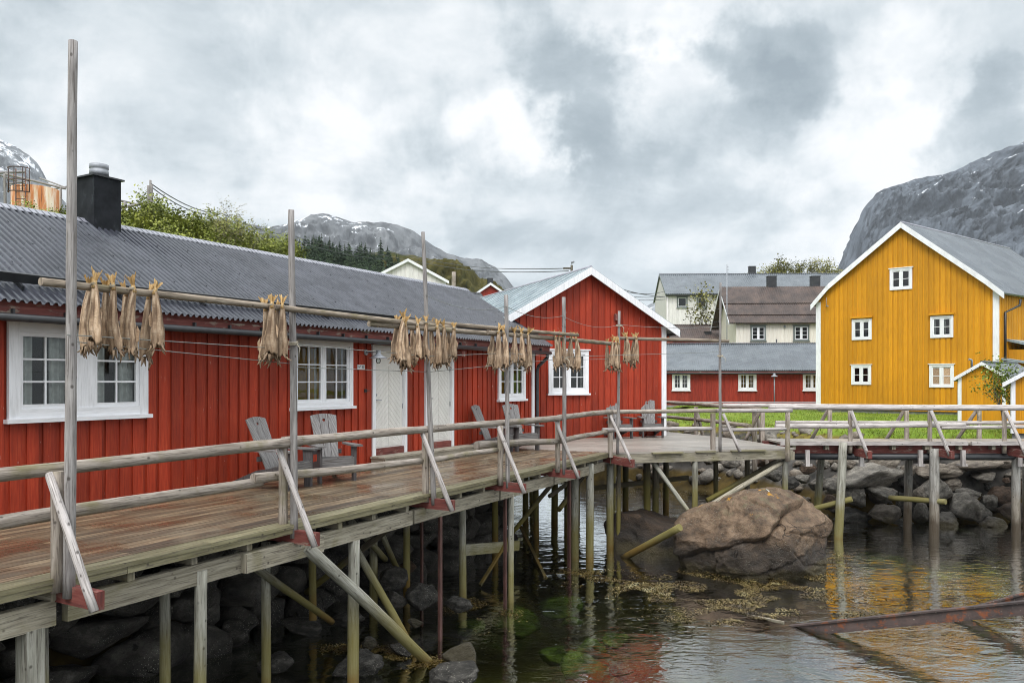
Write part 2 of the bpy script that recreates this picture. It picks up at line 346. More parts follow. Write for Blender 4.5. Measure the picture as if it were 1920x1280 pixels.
def ex_chim(c):
    g = c['g']; n = g.noise(g.vmath('MULTIPLY', c['geo'].outputs['Position'], (9, 9, 4)), 1.0, 6, .65)
    c['col'] = g.mix(g.rng(n, .56, .80, 0, .4), c['col'], (.10, .115, .13))
chimney_metal = surf('sooty_chimney_metal', [(0, (.008, .009, .011)), (1, (.02, .022, .026))], coord='Pos', scale=(5, 5, 5), rough=.7, bump=.1, varamt=.1, spec=.15, extra=ex_chim)
zinc = surf('zinc', [(0, (.22, .23, .25)), (1, (.36, .37, .40))], coord='Pos', scale=(8, 8, 8), rough=.55, bump=.03, metal=.25)
wire_metal = surf('wire_metal', [(0, (.16, .17, .16)), (1, (.28, .29, .27))], coord='Pos', scale=(8, 8, 8), rough=.6, bump=0, varamt=0)
cable_rubber = surf('cable_rubber', [(0, (.05, .055, .055)), (1, (.09, .095, .095))], coord='Pos', rough=.7, bump=0, varamt=0)
concrete = surf('concrete', [(0, (.16, .16, .155)), (1, (.28, .275, .265))], coord='Pos', scale=(3, 3, 3), rough=.9, bump=.3, bdist=.02, varamt=.1)
osb_board = surf('chipboard', [(0, (.20, .11, .06)), (.5, (.42, .28, .18)), (1, (.55, .40, .28))], scale=(40, 40, 1), rough=.8, bump=.1, detail=2)
def ex_rust(c):
    g = c['g']; st = g.noise(g.vmath('MULTIPLY', c['src'], (3.2, .25, 1)), 1.0, 5, .7)
    c['col'] = g.mix(g.rng(st, .40, .56, 0, .95), c['col'], (.40, .13, .022)); c['col'] = g.mix(g.rng(st, .58, .68, 0, .9), c['col'], (.09, .028, .015))
tank_metal = surf('rust_streaked_tank_metal', [(0, (.48, .38, .24)), (1, (.60, .56, .46))], scale=(4, 1, 1), rough=.75, bump=.1, extra=ex_rust)
def ex_beam(c):
    g = c['g']; n = g.noise(c['geo'].outputs['Position'], 5, 6, .7)
    c['col'] = g.mix(g.rng(n, .52, .64, 0, .9), c['col'], (.24, .075, .028)); n2 = g.noise(c['geo'].outputs['Position'], 26, 3, .6)
    c['col'] = g.mix(g.rng(n2, .66, .72, 0, .8), c['col'], (.42, .36, .30))
rusty_steel = surf('rusty_steel', [(0, (.035, .028, .028)), (1, (.10, .07, .062))], coord='Pos', scale=(4, 4, 4), rough=.7, bump=.4, bdist=.01, extra=ex_beam)

def ex_rock(tidemark=True, lichen=False, barnacle=.0):
    def f(c):
        g = c['g']; p = c['geo'].outputs['Position']; ob = c['tc'].outputs['Object']
        cr = g.n('ShaderNodeTexVoronoi', {'feature': 'DISTANCE_TO_EDGE'}, Vector=g.vmath('ADD', g.vmath('MULTIPLY', ob, (1.1, 1.1, 2.2)), g.n('ShaderNodeVectorMath', {'operation': 'SCALE'}, i0=g.n('ShaderNodeTexNoise', Vector=ob, Scale=1.6, Detail=4.0).outputs['Color'], Scale=.9).outputs[0]), Scale=1.0).outputs['Distance']
        n5 = g.noise(ob, 1.1, 3)
        crk = g.math('MULTIPLY', g.rng(cr, .0, .014, 1, 0), g.rng(n5, .52, .62))
        c['col'] = g.mix(g.math('MULTIPLY', crk, .8), c['col'], (.02, .018, .016))
        gr = g.noise(ob, 38, 3, .7); k = g.rng(gr, .25, .75, .68, 1.32, False)
        c['col'] = g.vmath('MULTIPLY', c['col'], g.n('ShaderNodeCombineXYZ', X=k, Y=k, Z=k))
        z = g.n('ShaderNodeSeparateXYZ', Vector=p).outputs[2]
        if tidemark:
            n = g.noise(p, 1.4, 5); zz = g.math('ADD', z, g.math('MULTIPLY', g.math('SUBTRACT', n, .5), .9))
            c['col'] = g.mix(g.rng(zz, -1.40 if lichen else -1.55, -1.80 if lichen else -1.95, 0, .78 if lichen else .62), c['col'], (.03, .028, .026))
            c['col'] = g.mix(g.rng(zz, -2.0, -2.22, 0, .6), c['col'], (.07, .055, .02))
        if lichen:
            n = g.noise(p, 3.2, 4, .6); n2 = g.noise(p, .9, 2)
            c['col'] = g.mix(g.math('MULTIPLY', g.math('MULTIPLY', g.rng(n, .60, .64), g.rng(n2, .48, .56)), g.rng(z, -1.2, -.85)), c['col'], (.50, .24, .012))
            n = g.noise(p, 4.5, 5, .65); c['col'] = g.mix(g.math('MULTIPLY', g.rng(n, .52, .66, 0, .55), g.rng(z, -1.5, -.8)), c['col'], (.14, .13, .075))
            n = g.noise(p, 2.6, 3); c['col'] = g.mix(g.math('MULTIPLY', g.rng(n, .71, .725), g.rng(z, -1.2, -.9)), c['col'], (.62, .62, .60))
        if barnacle:
            n = g.n('ShaderNodeTexVoronoi', Vector=p, Scale=34.0).outputs['Distance']; n2 = g.noise(p, 2.2, 4)
            c['col'] = g.mix(g.math('MULTIPLY', g.math('MULTIPLY', g.rng(n, .16, .26, 1, 0), g.rng(n2, .45, .62)), barnacle), c['col'], (.45, .43, .36))
        c['height'] = g.math('SUBTRACT', g.math('ADD', c['nz'], g.math('MULTIPLY', gr, .25)), g.math('MULTIPLY', crk, .5))
    return f
rock_brown = surf('brown_rock', [(0, (.036, .023, .014)), (.5, (.125, .080, .049)), (1, (.24, .165, .108))], coord='Object', scale=(3.2, 3.2, 5), detail=12, rough=.6, rough2=.85, bump=1.0, bdist=.08, varamt=.0, spec=.35, rgh=.68, extra=ex_rock(True, True, .4))
rock_grey = surf('grey_rock', [(0, (.05, .045, .038)), (.5, (.205, .182, .153)), (1, (.38, .345, .295))], coord='Object', scale=(2.6, 2.6, 3.8), detail=12, rough=.6, rough2=.85, bump=1.0, bdist=.10, varamt=.0, spec=.35, rgh=.68, extra=ex_rock(True))
rock_tan = surf('tan_rock', [(0, (.055, .044, .034)), (.5, (.20, .165, .13)), (1, (.36, .31, .25))], coord='Object', scale=(2.6, 2.6, 3.8), detail=12, rough=.6, rough2=.85, bump=1.0, bdist=.10, varamt=.0, spec=.35, rgh=.68, extra=ex_rock(True))
rock_red = surf('reddish_rock', [(0, (.03, .019, .013)), (.5, (.10, .064, .042)), (1, (.20, .138, .10))], coord='Object', scale=(2.6, 2.6, 3.8), detail=12, rough=.6, rough2=.85, bump=1.0, bdist=.10, varamt=.0, spec=.35, rgh=.68, extra=ex_rock(True))
rock_wet = surf('wet_dark_rock', [(0, (.014, .013, .012)), (.5, (.060, .055, .048)), (1, (.16, .148, .13))], coord='Object', scale=(2.4, 2.4, 3), detail=9, rough=.5, rough2=.8, bump=1.0, bdist=.1, varamt=.0, spec=.3, rgh=.68, extra=ex_rock(False, False, .75))

def simple(name, col, rough=.6, spec=.4):
    m = bpy.data.materials.new(name); m.use_nodes = True; g = G(m.node_tree)
    b = g.n('ShaderNodeBsdfPrincipled', Base_Color=col, Roughness=rough); b.inputs['Specular IOR Level'].default_value = spec
    n = g.noise(g.n('ShaderNodeTexCoord').outputs['Object'], 12, 3); k = g.rng(n, .3, .7, .88, 1.12)
    m.node_tree.links.new(g.vmath('MULTIPLY', (col[0], col[1], col[2]), g.n('ShaderNodeCombineXYZ', X=k, Y=k, Z=k)), b.inputs['Base Color'])
    g.n('ShaderNodeOutputMaterial', Surface=b.outputs[0]); return m
interior = simple('room_interior', (.025, .022, .02), .9)
warm_interior = simple('warm_room_interior', (.42, .24, .05), .9)
curtain_mat = simple('curtain_cloth', (.62, .62, .60), .9)
def mkglass():
    m = bpy.data.materials.new('window_glass'); m.use_nodes = True; g = G(m.node_tree)
    n = g.n('ShaderNodeBump', Strength=.05, Distance=.02, Height=g.noise(g.n('ShaderNodeNewGeometry').outputs['Position'], 2.5, 2))
    fr = g.n('ShaderNodeFresnel', IOR=1.5)
    gl = g.n('ShaderNodeBsdfGlossy', Color=(.9, .92, .93), Roughness=.015, Normal=n.outputs[0]); tr = g.n('ShaderNodeBsdfTransparent', Color=(.82, .86, .85))
    mx = g.n('ShaderNodeMixShader', i0=g.math('MULTIPLY', fr.outputs[0], 1.1, True), i1=tr.outputs[0], i2=gl.outputs[0]); g.n('ShaderNodeOutputMaterial', Surface=mx.outputs[0]); return m
glass = mkglass()
# ------------------------------------------------------------------ frames and house builders
class Fr:
    """wall frame: origin O, d along the wall, n outward normal (towards the viewer), ground z of O"""
    def __init__(s, O, d, n=None):
        s.O = V((O[0], O[1], 0)); s.d = V((d[0], d[1], 0)).normalized()
        s.n = V((s.d.y, -s.d.x, 0)) if n is None else V((n[0], n[1], 0)).normalized()
    def p(s, t, o=0, z=0): return s.O+s.d*t+s.n*o+V((0, 0, z))
    def t(s, u, o=0):
        k = (u-960)/F; b = s.O+s.n*o
        return (k*b.y-b.x)/(s.d.x-k*s.d.y)
    def z(s, u, v, o=0):
        return EYE-(v-HV)/F*s.p(s.t(u, o), o).y
    def box(s, mb, t0, t1, o0, o1, z0, z1, mi=0, var=None):
        mb.box(s.p(t0, o0, z0), s.d*(t1-t0), s.n*(o1-o0), (0, 0, z1-z0), mi, var)

def cladding(mb, fr, t0, t1, zb, ztop, openings=(), period=.2, outer=.13, proud=.022, o=0.0, jit=.012, zbj=0.0):
    """board on board: alternating inner and outer vertical boards, cut round the openings (ta,tb,za,zb)"""
    zt = ztop if callable(ztop) else (lambda t: ztop)
    t = t0; k = 0
    while t < t1-1e-4:
        wd = outer if k % 2 == 0 else period-outer
        wd += random.uniform(-jit, jit); e = min(t+wd, t1)
        oo = (o, o+proud) if k % 2 == 0 else (o-.02, o)
        cuts = sorted({t, e, *[x for op in openings for x in op[:2] if t < x < e]})
        var = random.random()
        for a, b in zip(cuts, cuts[1:]):
            if b-a < 1e-4: continue
            m = (a+b)/2; iv = [(zb-(random.uniform(0, zbj) if zbj else 0), None)]
            for ta, tb, za, zc in sorted(openings, key=lambda q: q[2]):
                if ta <= m <= tb:
                    lo, _ = iv.pop(); iv += [(lo, za), (zc, None)]
            for lo, hi in iv:
                ha, hb = (zt(a), zt(b)) if hi is None else (hi, hi)
                if min(ha, hb) <= lo+.005: 
                    if max(ha, hb) <= lo+.005: continue
                    ha, hb = max(ha, lo+.002), max(hb, lo+.002)
                p = [fr.p(a, oo[1], lo), fr.p(b, oo[1], lo), fr.p(b, oo[0], lo), fr.p(a, oo[0], lo), fr.p(a, oo[1], ha), fr.p(b, oo[1], hb), fr.p(b, oo[0], hb), fr.p(a, oo[0], ha)]
                mb.hexa(p, 0, var)
        t = e; k += 1

def window(root, fr, ta, tb, za, zb, leaves=2, cols=2, rows=3, casing=.11, mid=.06, cmat=None, smat=None, sill=True, head=True, curtain=0, room=None, proud=.03, recess=.35, board=None, label=None, off=0.0, cover=None, hood=None):
    """casing outside edges ta..tb, za..zb; returns the glazed opening"""
    cmat = cmat or white_paint; smat = smat or white_paint
    mb = MB(); o1 = off+proud+.02
    ia, ib, ja, jb = ta+casing, tb-casing, za+casing*.9, zb-casing
    fr.box(mb, ta, ia, off, o1, za, zb); fr.box(mb, ib, tb, off, o1, za, zb)
    fr.box(mb, ia, ib, off, o1-.002, jb, zb); fr.box(mb, ia, ib, off, o1-.002, za, ja)
    if head: fr.box(mb, ta-.05, tb+.05, off, o1+.03, zb, zb+.035)
    W = mb.build('window', cmat, root)
    if label: W['label'] = label
    if sill:
        sb = MB(); fr.box(sb, ta-.04, tb+.04, off, o1+.045, za-.05, za); sb.build('sill', cmat, W)
    if hood:
        hb = MB(); fr.box(hb, ta-.04, tb+.04, off, o1+.09, zb+.036, zb+.12); hb.build('window_hood', hood, W)
    st = .045
    lw = (ib-ia-mid*(leaves-1))/leaves; gl = MB(); sa = MB()
    for l in range(leaves):
        a = ia+l*(lw+mid); b = a+lw
        if l: fr.box(sa, a-mid, a, off-.03, off+proud+.005, ja, jb)
        q0, q1 = off-.02, off+proud-.004
        fr.box(sa, a, a+st, q0, q1, ja, jb); fr.box(sa, b-st, b, q0, q1, ja, jb)
        fr.box(sa, a+st, b-st, q0, q1-.001, ja, ja+st*1.2); fr.box(sa, a+st, b-st, q0, q1-.001, jb-st, jb)
        ga, gb, gc, gd = a+st, b-st, ja+st*1.2, jb-st
        for c in range(1, cols):
            x = ga+(gb-ga)*c/cols; fr.box(sa, x-.011, x+.011, q0, q1-.008, gc, gd)
        for r in range(1, rows):
            x = gc+(gd-gc)*r/rows; fr.box(sa, ga, gb, q0+.002, q1-.01, x-.011, x+.011)
        if board: fr.box(gl, ga, gb, off-.015, off-.004, gc, gd)
        else: gl.poly([fr.p(ga, off-.005, gc), fr.p(gb, off-.005, gc), fr.p(gb, off-.005, gd), fr.p(ga, off-.005, gd)])
    sa.build('sash', smat, W)
    gl.build('shutter_board' if board else 'glass', board or glass, W)
    if not board:
        rm = MB(); e = .0
        A, B, C, Dz = ia-e, ib+e, ja-e, jb+e; f0, f1 = off-.035, off-.035-recess
        for q in ([(A, f1, C), (B, f1, C), (B, f1, Dz), (A, f1, Dz)], [(A, f0, C), (A, f1, C), (A, f1, Dz), (A, f0, Dz)], [(B, f1, C), (B, f0, C), (B, f0, Dz), (B, f1, Dz)],
                  [(A, f0, C), (B, f0, C), (B, f1, C), (A, f1, C)], [(A, f1, Dz), (B, f1, Dz), (B, f0, Dz), (A, f0, Dz)]):
            rm.poly([fr.p(*x) for x in q])
        rm.build('room_recess', room or interior, W)
        if curtain:
            for l in range(leaves):
                a = ia+l*(lw+mid)
                for (x0, x1) in ([(a, a+lw*curtain), (a+lw*(1-curtain), a+lw)] if curtain < .5 else [(a, a+lw)]):
                    cb = MB(); nn = 24
                    cb.grid(lambda i, j: fr.p(x0+(x1-x0)*i, off-.10+.022*math.sin(i*(x1-x0)*70), ja+(jb-ja)*j), nn, 1)
                    cb.build('curtain', curtain_mat, W)
    return (ia-.0, ib+.0, ja, jb)

def corrugated(mb, e0, along, up, pitch=.076, amp=.009, rows=2, per=6, mi=0):
    """corrugated sheet from eave corner e0, eave vector along, slope vector up"""
    e0, along, up = V(e0), V(along), V(up); L = along.length; a = along.normalized(); nr = a.cross(up).normalized()
    if nr.z < 0: nr = -nr
    n = int(L/pitch*per); b = len(mb.v)
    for i in range(n+1):
        x = L*i/n; h = amp*max(-1, min(1, 1.7*math.sin(2*math.pi*x/pitch)))
        for j in range(rows+1): mb.v.append(tuple(e0+a*x+up*(j/rows)+nr*(h+amp)))
    fl = a.cross(up).z < 0
    for i in range(n):
        for j in range(rows):
            q = [b+i*(rows+1)+j, b+(i+1)*(rows+1)+j, b+(i+1)*(rows+1)+j+1, b+i*(rows+1)+j+1]
            if fl: q = q[::-1]
            mb.face(q, [(0, 0)]*4, (math.sin(int(L*i/n/.86)*12.9898+e0.x*3.1)*43758.5453) % 1, mi, True)

def ribbed(mb, e0, along, up, pitch=.4, h=.02, wd=.03):
    """standing seam sheet with thickness"""
    e0, along, up = V(e0), V(along), V(up); nr = along.cross(up).normalized()
    if nr.z < 0: nr = -nr
    mb.box(e0, along, up, nr*.02)
    n = int(along.length/pitch); a = along.normalized()
    for i in range(n+1): mb.box(e0+a*(i*pitch)+nr*.021, a*wd, up, nr*h)

def gable_house(name, label, fr, back, t0, t1, zb, left, right, apex, depth, wallmat, roofmat, trim, openings=(), period=.2, outer=.13, proud=.022, over=.3, barge=.2, roofstyle='corr', pitch=.09, side=None, post=.13, cat='house', trimname='barge_board', found=None, pside=True, amp=.009):
    """gable front along fr.d; left/right: roof edge polylines from apex to eave as (t,z)"""
    back = V((back[0], back[1], 0)).normalized()
    root = thing(name, fr.p((t0+t1)/2, 0, zb), label, cat)
    def ztop(t):
        pl = left if t < apex[0] else right
        pts = [apex]+list(pl)
        for (a, za), (b, zc) in zip(pts, pts[1:]):
            if min(a, b) <= t <= max(a, b): return za+(zc-za)*(t-a)/(b-a)-.04
        return pts[-1][1]-.04
    mb = MB(); cladding(mb, fr, t0, t1, zb, ztop, openings, period, outer, proud)
    # closed body behind the cladding
    bk = back*depth
    for tt, s in ((t0, -1), (t1, 1)):
        f2 = Fr(fr.p(tt), back, fr.d*s)
        h = ztop(tt)
        if side and s > 0: cladding(mb, f2, .03, depth, zb, h-.02, (), period*.8, outer*.8, proud)
        else: mb.box(fr.p(tt, -.03, zb), bk, fr.d*(-.04*s), (0, 0, h-zb))
    mb.poly([fr.p(t1, 0, zb)+bk, fr.p(t0, 0, zb)+bk, fr.p(t0, 0, ztop(t0))+bk, fr.p(apex[0], 0, apex[1]-.05)+bk, fr.p(t1, 0, ztop(t1))+bk])
    mb.build('wall', wallmat, root)
    # roof
    rb = MB()
    fo = fr.n*over
    for pl in (left, right):
        pts = [apex]+list(pl)
        for (a, za), (b, zc) in zip(pts, pts[1:]):
            e0 = fr.p(b, over, zc); along = bk+back*.3-(fo*-1 if False else V((0, 0, 0))) ; along = back*(depth+.3+over); upv = fr.p(a, over, za)-e0
            nr = along.cross(upv).normalized(); nr = nr if nr.z > 0 else -nr
            rb.box(e0-nr*.07, along, upv, nr*.068)
            if roofstyle == 'corr': corrugated(rb, e0, along, upv, pitch, amp)
            elif roofstyle == 'rib': ribbed(rb, e0, along, upv, pitch)
            else: rb.box(e0, along, upv, nr*.015)
    R = rb.build('roof', roofmat, root)
    cp = MB(); cp.tube([fr.p(apex[0], over+.01, apex[1]+.015), fr.p(apex[0], over, apex[1]+.015)+back*(depth+.3+over)], .05, 6); cp.build('ridge_cap', trim_metal if roofstyle != 'flat' else roofmat, R)
    # barge boards
    for pl in (left, right):
        bb = MB(); pts = [apex]+list(pl); sg = 1 if pl is right else -1
        for (a, za), (b, zc) in zip(pts, pts[1:]):
            q = [fr.p(a, over+.004, za+.02), fr.p(b, over+.004, zc+.02), fr.p(b, over+.004, zc-barge), fr.p(a, over+.004, za-barge)]
            bb.prism(q, fr.n*.03)
        bb.build(trimname, trim, root)
    for tt in ((t0, t0+post), (t1-post, t1)):
        cb = MB(); fr.box(cb, tt[0]-.012, tt[1]+.012, -.03, proud+.03, zb, ztop(tt[0] if tt[0] < apex[0] else tt[1])-.02); cb.build('corner_board', trim, root)
    if found:
        fb = MB(); fb.box(fr.p(t0+.04, -.06, zb-found), fr.d*(t1-t0-.08), back*(depth-.1), (0, 0, found)); fb.build('foundation', concrete, root)
    return root

def eave_house(name, label, fr, t0, t1, zb, ze, zr, half, wallmat, roofmat, trim, openings=(), over=.3, side_over=.25, period=.2, outer=.13, pitch=.09, steps=None, gutter=None, cat='house', amp=.009, fascia=None):
    """eave side faces the viewer"""
    root = thing(name, fr.p((t0+t1)/2, 0, zb), label, cat)
    slope = (zr-ze)/(half+over); zw = ze+slope*over
    mb = MB(); cladding(mb, fr, t0, t1, zb, zw-.04, openings, period, outer)
    for tt, s in ((t0, -1), (t1, 1)):
        q = [fr.p(tt, -.03, zb), fr.p(tt, -2*half, zb), fr.p(tt, -2*half, zw-.03), fr.p(tt, -half, zr-.06), fr.p(tt, -.03, zw-.06)]
        mb.prism(q, fr.d*(-.05*s))
    mb.poly([fr.p(t1, -2*half, zb), fr.p(t0, -2*half, zb), fr.p(t0, -2*half, zw-.05), fr.p(t1, -2*half, zw-.05)])
    mb.build('wall', wallmat, root)
    rb = MB(); a = fr.d*(t1-t0+2*side_over)
    st = steps or [(0, 1)]
    for i, (f0, f1) in enumerate(st):
        lift = .05*i if steps else 0
        lift = .06*(len(st)-1-i) * 0 + .07*i if steps else 0
        for sgn in (0, 1):
            e = lambda f: (fr.p(t0-side_over, over-(half+over)*f, ze+(zr-ze)*f+lift) if not sgn else fr.p(t0-side_over, -2*half-over+(half+over)*f, ze+(zr-ze)*f+lift))
            e0, e1 = e(f0), e(f1); nr = a.cross(e1-e0).normalized(); nr = nr if nr.z > 0 else -nr
            rb.box(e0-nr*.08, a, e1-e0, nr*.078)
            corrugated(rb, e0, a, e1-e0, pitch, amp)
    R = rb.build('roof', roofmat, root)
    cp = MB(); cp.box(fr.p(t0-side_over-.02, -half-.1, zr+.02), a*1.002, fr.n*.2, (0, 0, .03)); cp.build('ridge_cap', trim_metal if roofmat is not roof_brown else roof_brown, R)
    if fascia:
        fb = MB(); fr.box(fb, t0-side_over, t1+side_over, over-.03, over+.0, ze-.24, ze-.085); fb.build('fascia', fascia, root)
    if gutter is not None:
        gb = MB(); gb.tube([fr.p(t0-side_over, over+.05, ze-.1+gutter), fr.p(t1+side_over, over+.05, ze-.1+gutter)], .05, 8); gb.build('gutter', black_metal, root)
    for tt in (t0-side_over, t1+side_over):
        bb = MB(); sg = -1 if tt < t0 else 1
        for o0, o1 in ((over, -half), (-half, -2*half-over)):
            z0 = ze if o0 == over else zr; z1 = zr if o0 == over else ze
            bb.prism([fr.p(tt, o0, z0+.02), fr.p(tt, o1, z1+.02), fr.p(tt, o1, z1-.17), fr.p(tt, o0, z0-.17)], fr.d*(.03*sg))
        bb.build('barge_board', trim, root)
    return root

def chimney(root, c, d, w, z0, z1, mat=None, pot=True, w2=None):
    d = V((d[0], d[1], 0)).normalized(); n = V((d.y, -d.x, 0)); c = V((c[0], c[1], 0)); w2 = w2 or w
    mb = MB(); mb.box(c-d*w/2-n*w2/2+V((0, 0, z0)), d*w, n*w2, (0, 0, z1-z0))
    ch = mb.build('chimney', mat or black_metal, root)
    mb = MB(); mb.box(c-d*(w/2+.04)-n*(w2/2+.04)+V((0, 0, z1)), d*(w+.08), n*(w2+.08), (0, 0, .025)); mb.build('chimney_cap', black_metal, ch)
    if pot:
        mb = MB(); r = w*.30
        mb.lathe((c.x, c.y, z1+.026), [(r*.85, 0), (r*.85, .05), (r*1.05, .055), (r*1.05, .12), (r, .125), (r, .15), (r*1.05, .155), (r*1.05, .22), (r*.9, .225)], 20); mb.build('chimney_pot', zinc, ch)
    return ch

# ------------------------------------------------------------------ long red house
LH = Fr((-2.68, 15.29), (.497, .868))
LT0, LT1 = -9.5, 6.62
root = thing('boathouse_cabin', LH.p(0, 0, 0), 'long red board cabin with dark corrugated roof and white doors beside the boardwalk', 'house'); LHR = root
def wbox(u0, u1, um, vt, vb):  # casing by pixels, heights read at column um
    return (LH.t(u0, .04), LH.t(u1, .04), LH.z(um, vb, .04), LH.z(um, vt, .04))
w1 = wbox(14, 275.5, 16, 601, 786); w2 = wbox(547, 660, 600, 637, 762.5); w3 = wbox(934, 984, 984, 655, 747)
w3 = (w3[0], w3[1], w2[2], w2[3])
d1 = (LH.t(699, .04), LH.t(763, .04), .14, 2.26); d2 = (LH.t(798, .04), LH.t(851, .04), .14, 2.26)
holes = []
# windows are built first so that the boards can be cut round the openings
def hole(w, c=.11): return (w[0]+c-.005, w[1]-c+.005, w[2]+c*.9, w[3]-c)
window(root, LH, *w1, leaves=2, cols=2, rows=3, casing=.13, mid=.30, curtain=.34, label='wide double window with white casing and net curtains', off=.022, recess=.6)
window(root, LH, *w2, leaves=2, cols=2, rows=3, casing=.09, mid=.05, room=warm_interior, curtain=.12, label='window with yellow walled room behind it', off=.022, recess=.5)
window(root, LH, *w3, leaves=2, cols=2, rows=3, casing=.10, mid=.05, room=warm_interior, curtain=.25, label='narrow window half hidden by a pole', off=.022, recess=.5)
holes += [hole(w1, .13), hole(w2, .09), hole(w3, .10)]
for i, d in enumerate((d1, d2)):
    ca = .085
    fb = MB(); LH.box(fb, d[0], d[0]+ca, -.02, .05, -.02 if i == 0 else .05, d[3]); LH.box(fb, d[1]-ca, d[1], -.02, .05, 0.0, d[3]); LH.box(fb, d[0]+ca, d[1]-ca, -.02, .048, d[3]-ca, d[3]); LH.box(fb, d[0]-.03, d[1]+.03, -.02, .075, d[3], d[3]+.03)
    fr_ = fb.build('door_frame', white_paint, root)
    a, b, z0, z1 = d[0]+ca, d[1]-ca, .30, d[3]-ca
    db = MB(); LH.box(db, a, b, -.05, -.012, z0, z1)
    # herringbone boards
    c = (a+b)/2; hw = (b-a)/2-.07; zz = z0-hw
    s = .115
    while zz < z1-.25:
        for sg in (-1, 1):
            x0, x1 = (.004, hw)
            zl0, zl1 = zz+hw, zz   # chevron pointing up
            def cl(z): return min(max(z, z0+.03), z1-.28)
            q = [(x0, cl(zl0)), (x1, cl(zl1)), (x1, cl(zl1+s-.008)), (x0, cl(zl0+s-.008))]
            if q[2][1]-q[1][1] < .004 and q[3][1]-q[0][1] < .004: continue
            db.prism([LH.p(c+sg*x, -.0119, z) for x, z in q], LH.n*.006)
        zz += s
    D_ = db.build('door', door_paint, root); D_['label'] = 'white herringbone door beside the lamp' if i == 0 else 'white herringbone door behind the pole'
    kb = MB(); LH.box(kb, a, b, -.02, .03, .16, .295); kb.build('kick_board', red_timber, D_)
    hb = MB(); hb.tube([LH.p(a+.06, -.01, z0+.93), LH.p(a+.06, .04, z0+.93), LH.p(a+.17, .045, z0+.93)], .010, 8); hb.tube([LH.p(a+.06, -.012, z0+1.03), LH.p(a+.06, .012, z0+1.03)], .022, 12); hb.build('handle', zinc, D_)
    for zh in (.75, 1.5):
        hh = MB(); LH.box(hh, b-.012, b+.018, -.01, .006, z0+zh, z0+zh+.1); hh.build('hinge', zinc, D_)
    holes.append((d[0]+.01, d[1]-.01, -1, d[3]-.01))
mb = MB(); cladding(mb, LH, LT0, LT1, 0.02, 2.36, holes, .205, .145, .024)
H2 = 2.3
for tt, s in ((LT0, -1), (LT1, 1)):
    mb.prism([LH.p(tt, -.03, -.1), LH.p(tt, -2*H2, -.1), LH.p(tt, -2*H2, 2.5), LH.p(tt, -H2, 4.02), LH.p(tt, -.03, 2.5)], LH.d*(-.05*s))
mb.poly([LH.p(LT1, -2*H2, -.1), LH.p(LT0, -2*H2, -.1), LH.p(LT0, -2*H2, 2.5), LH.p(LT1, -2*H2, 2.5)])
mb.build('wall', red_paint, root)
mb = MB(); LH.box(mb, LT0, LT1-.1, -.02, .035, -.12, .018); mb.build('base_board', timber_wood, root)
# roof: eave at o=.42
OE, ZE, ZR = .42, 2.50, 4.14
rb = MB(); a = LH.d*(LT1-LT0+.2); e0 = LH.p(LT0, OE, ZE); e1 = LH.p(LT0, -H2, ZR)
nr = a.cross(e1-e0).normalized(); nr = nr if nr.z > 0 else -nr
corrugated(rb, e0, a, e1-e0, .098, .020, rows=5, per=12)
eb = LH.p(LT0, -2*H2-OE, ZE); corrugated(rb, eb, a, LH.p(LT0, -H2, ZR)-eb, .098, .020, rows=1, per=4)
us0 = (e1-e0).normalized()
for f in (.12, .34, .56, .78, .95):
    t = .2
    while t < a.length:
        c = e0+LH.d*t+(e1-e0)*f+nr*.039; rb.box(c, LH.d*.016, us0*.016, nr*.008, 1); t += .588
R = rb.build('roof', [roof_dark, black_metal], root)
sb = MB(); sb.box(e0-nr*.11-(e1-e0).normalized()*-.06, a, (e1-e0)*.97, nr*.105); n2 = V((-nr.x, -nr.y, nr.z)); u2 = LH.p(LT0, -H2, ZR)-eb; sb.box(eb-n2*.11, a, u2*.99, n2*.105)
sb.build('roof_deck', red_timber, R)
cp = MB()
for sgn in (1, -1):
    cp.box(LH.p(LT0-.02, -H2, ZR+.035), a*1.003, LH.n*(.13*sgn)+V((0, 0, -.082)), (0, 0, .012))
cp.build('ridge_cap', trim_metal, R)
fb = MB(); LH.box(fb, LT0, LT1+.15, OE-.10, OE-.07, ZE-.175, ZE-.035); fb.build('fascia', red_timber, root)
gb = MB(); gb.tube([LH.p(LT0, OE-.02, ZE-.17), LH.p(LT1+.1, OE-.02, ZE-.175)], .048, 10); t = LT0+.2
while t < LT1: LH.box(gb, t, t+.02, OE-.07, OE-.01, ZE-.14, ZE-.07); t += .62
gb.build('gutter', black_metal, root)
# snow guard board on brackets
sg = MB(); us = (e1-e0).normalized(); q = e0+us*.42
sg.box(q+nr*.06, a*.985, us*.035, nr*.12); SG = sg.build('snow_guard', black_metal, root)
sb = MB(); t = .3
while t < a.length: sb.box(q+LH.d*t-us*.10, LH.d*.03, us*.2, nr*.07); t += 1.3
sb.build('bracket', black_metal, SG)
# chimney on the ridge
tc = Fr(LH.p(0, -H2), LH.d).t(182); cc = LH.p(tc+.02, -H2+.02)
chimney(root, (cc.x, cc.y), LH.d, .46, ZR-.35, EYE+(HV-338)/F*cc.y, chimney_metal, True, .46)
# downpipe and corner board at the far end
dp = MB(); tl = LT1-.05
dp.tube([LH.p(tl, OE-.02, ZE-.2), LH.p(tl, OE-.04, ZE-.3), LH.p(tl, .12, ZE-.52), LH.p(tl, .09, ZE-.65), LH.p(tl, .09, .12), LH.p(tl, .16, .05)], .045, 10); dp.build('downpipe', black_metal, root)
cb = MB(); LH.box(cb, LT1-.24, LT1-.12, .0, .05, .02, 2.36); cb.build('corner_board', white_paint, root)
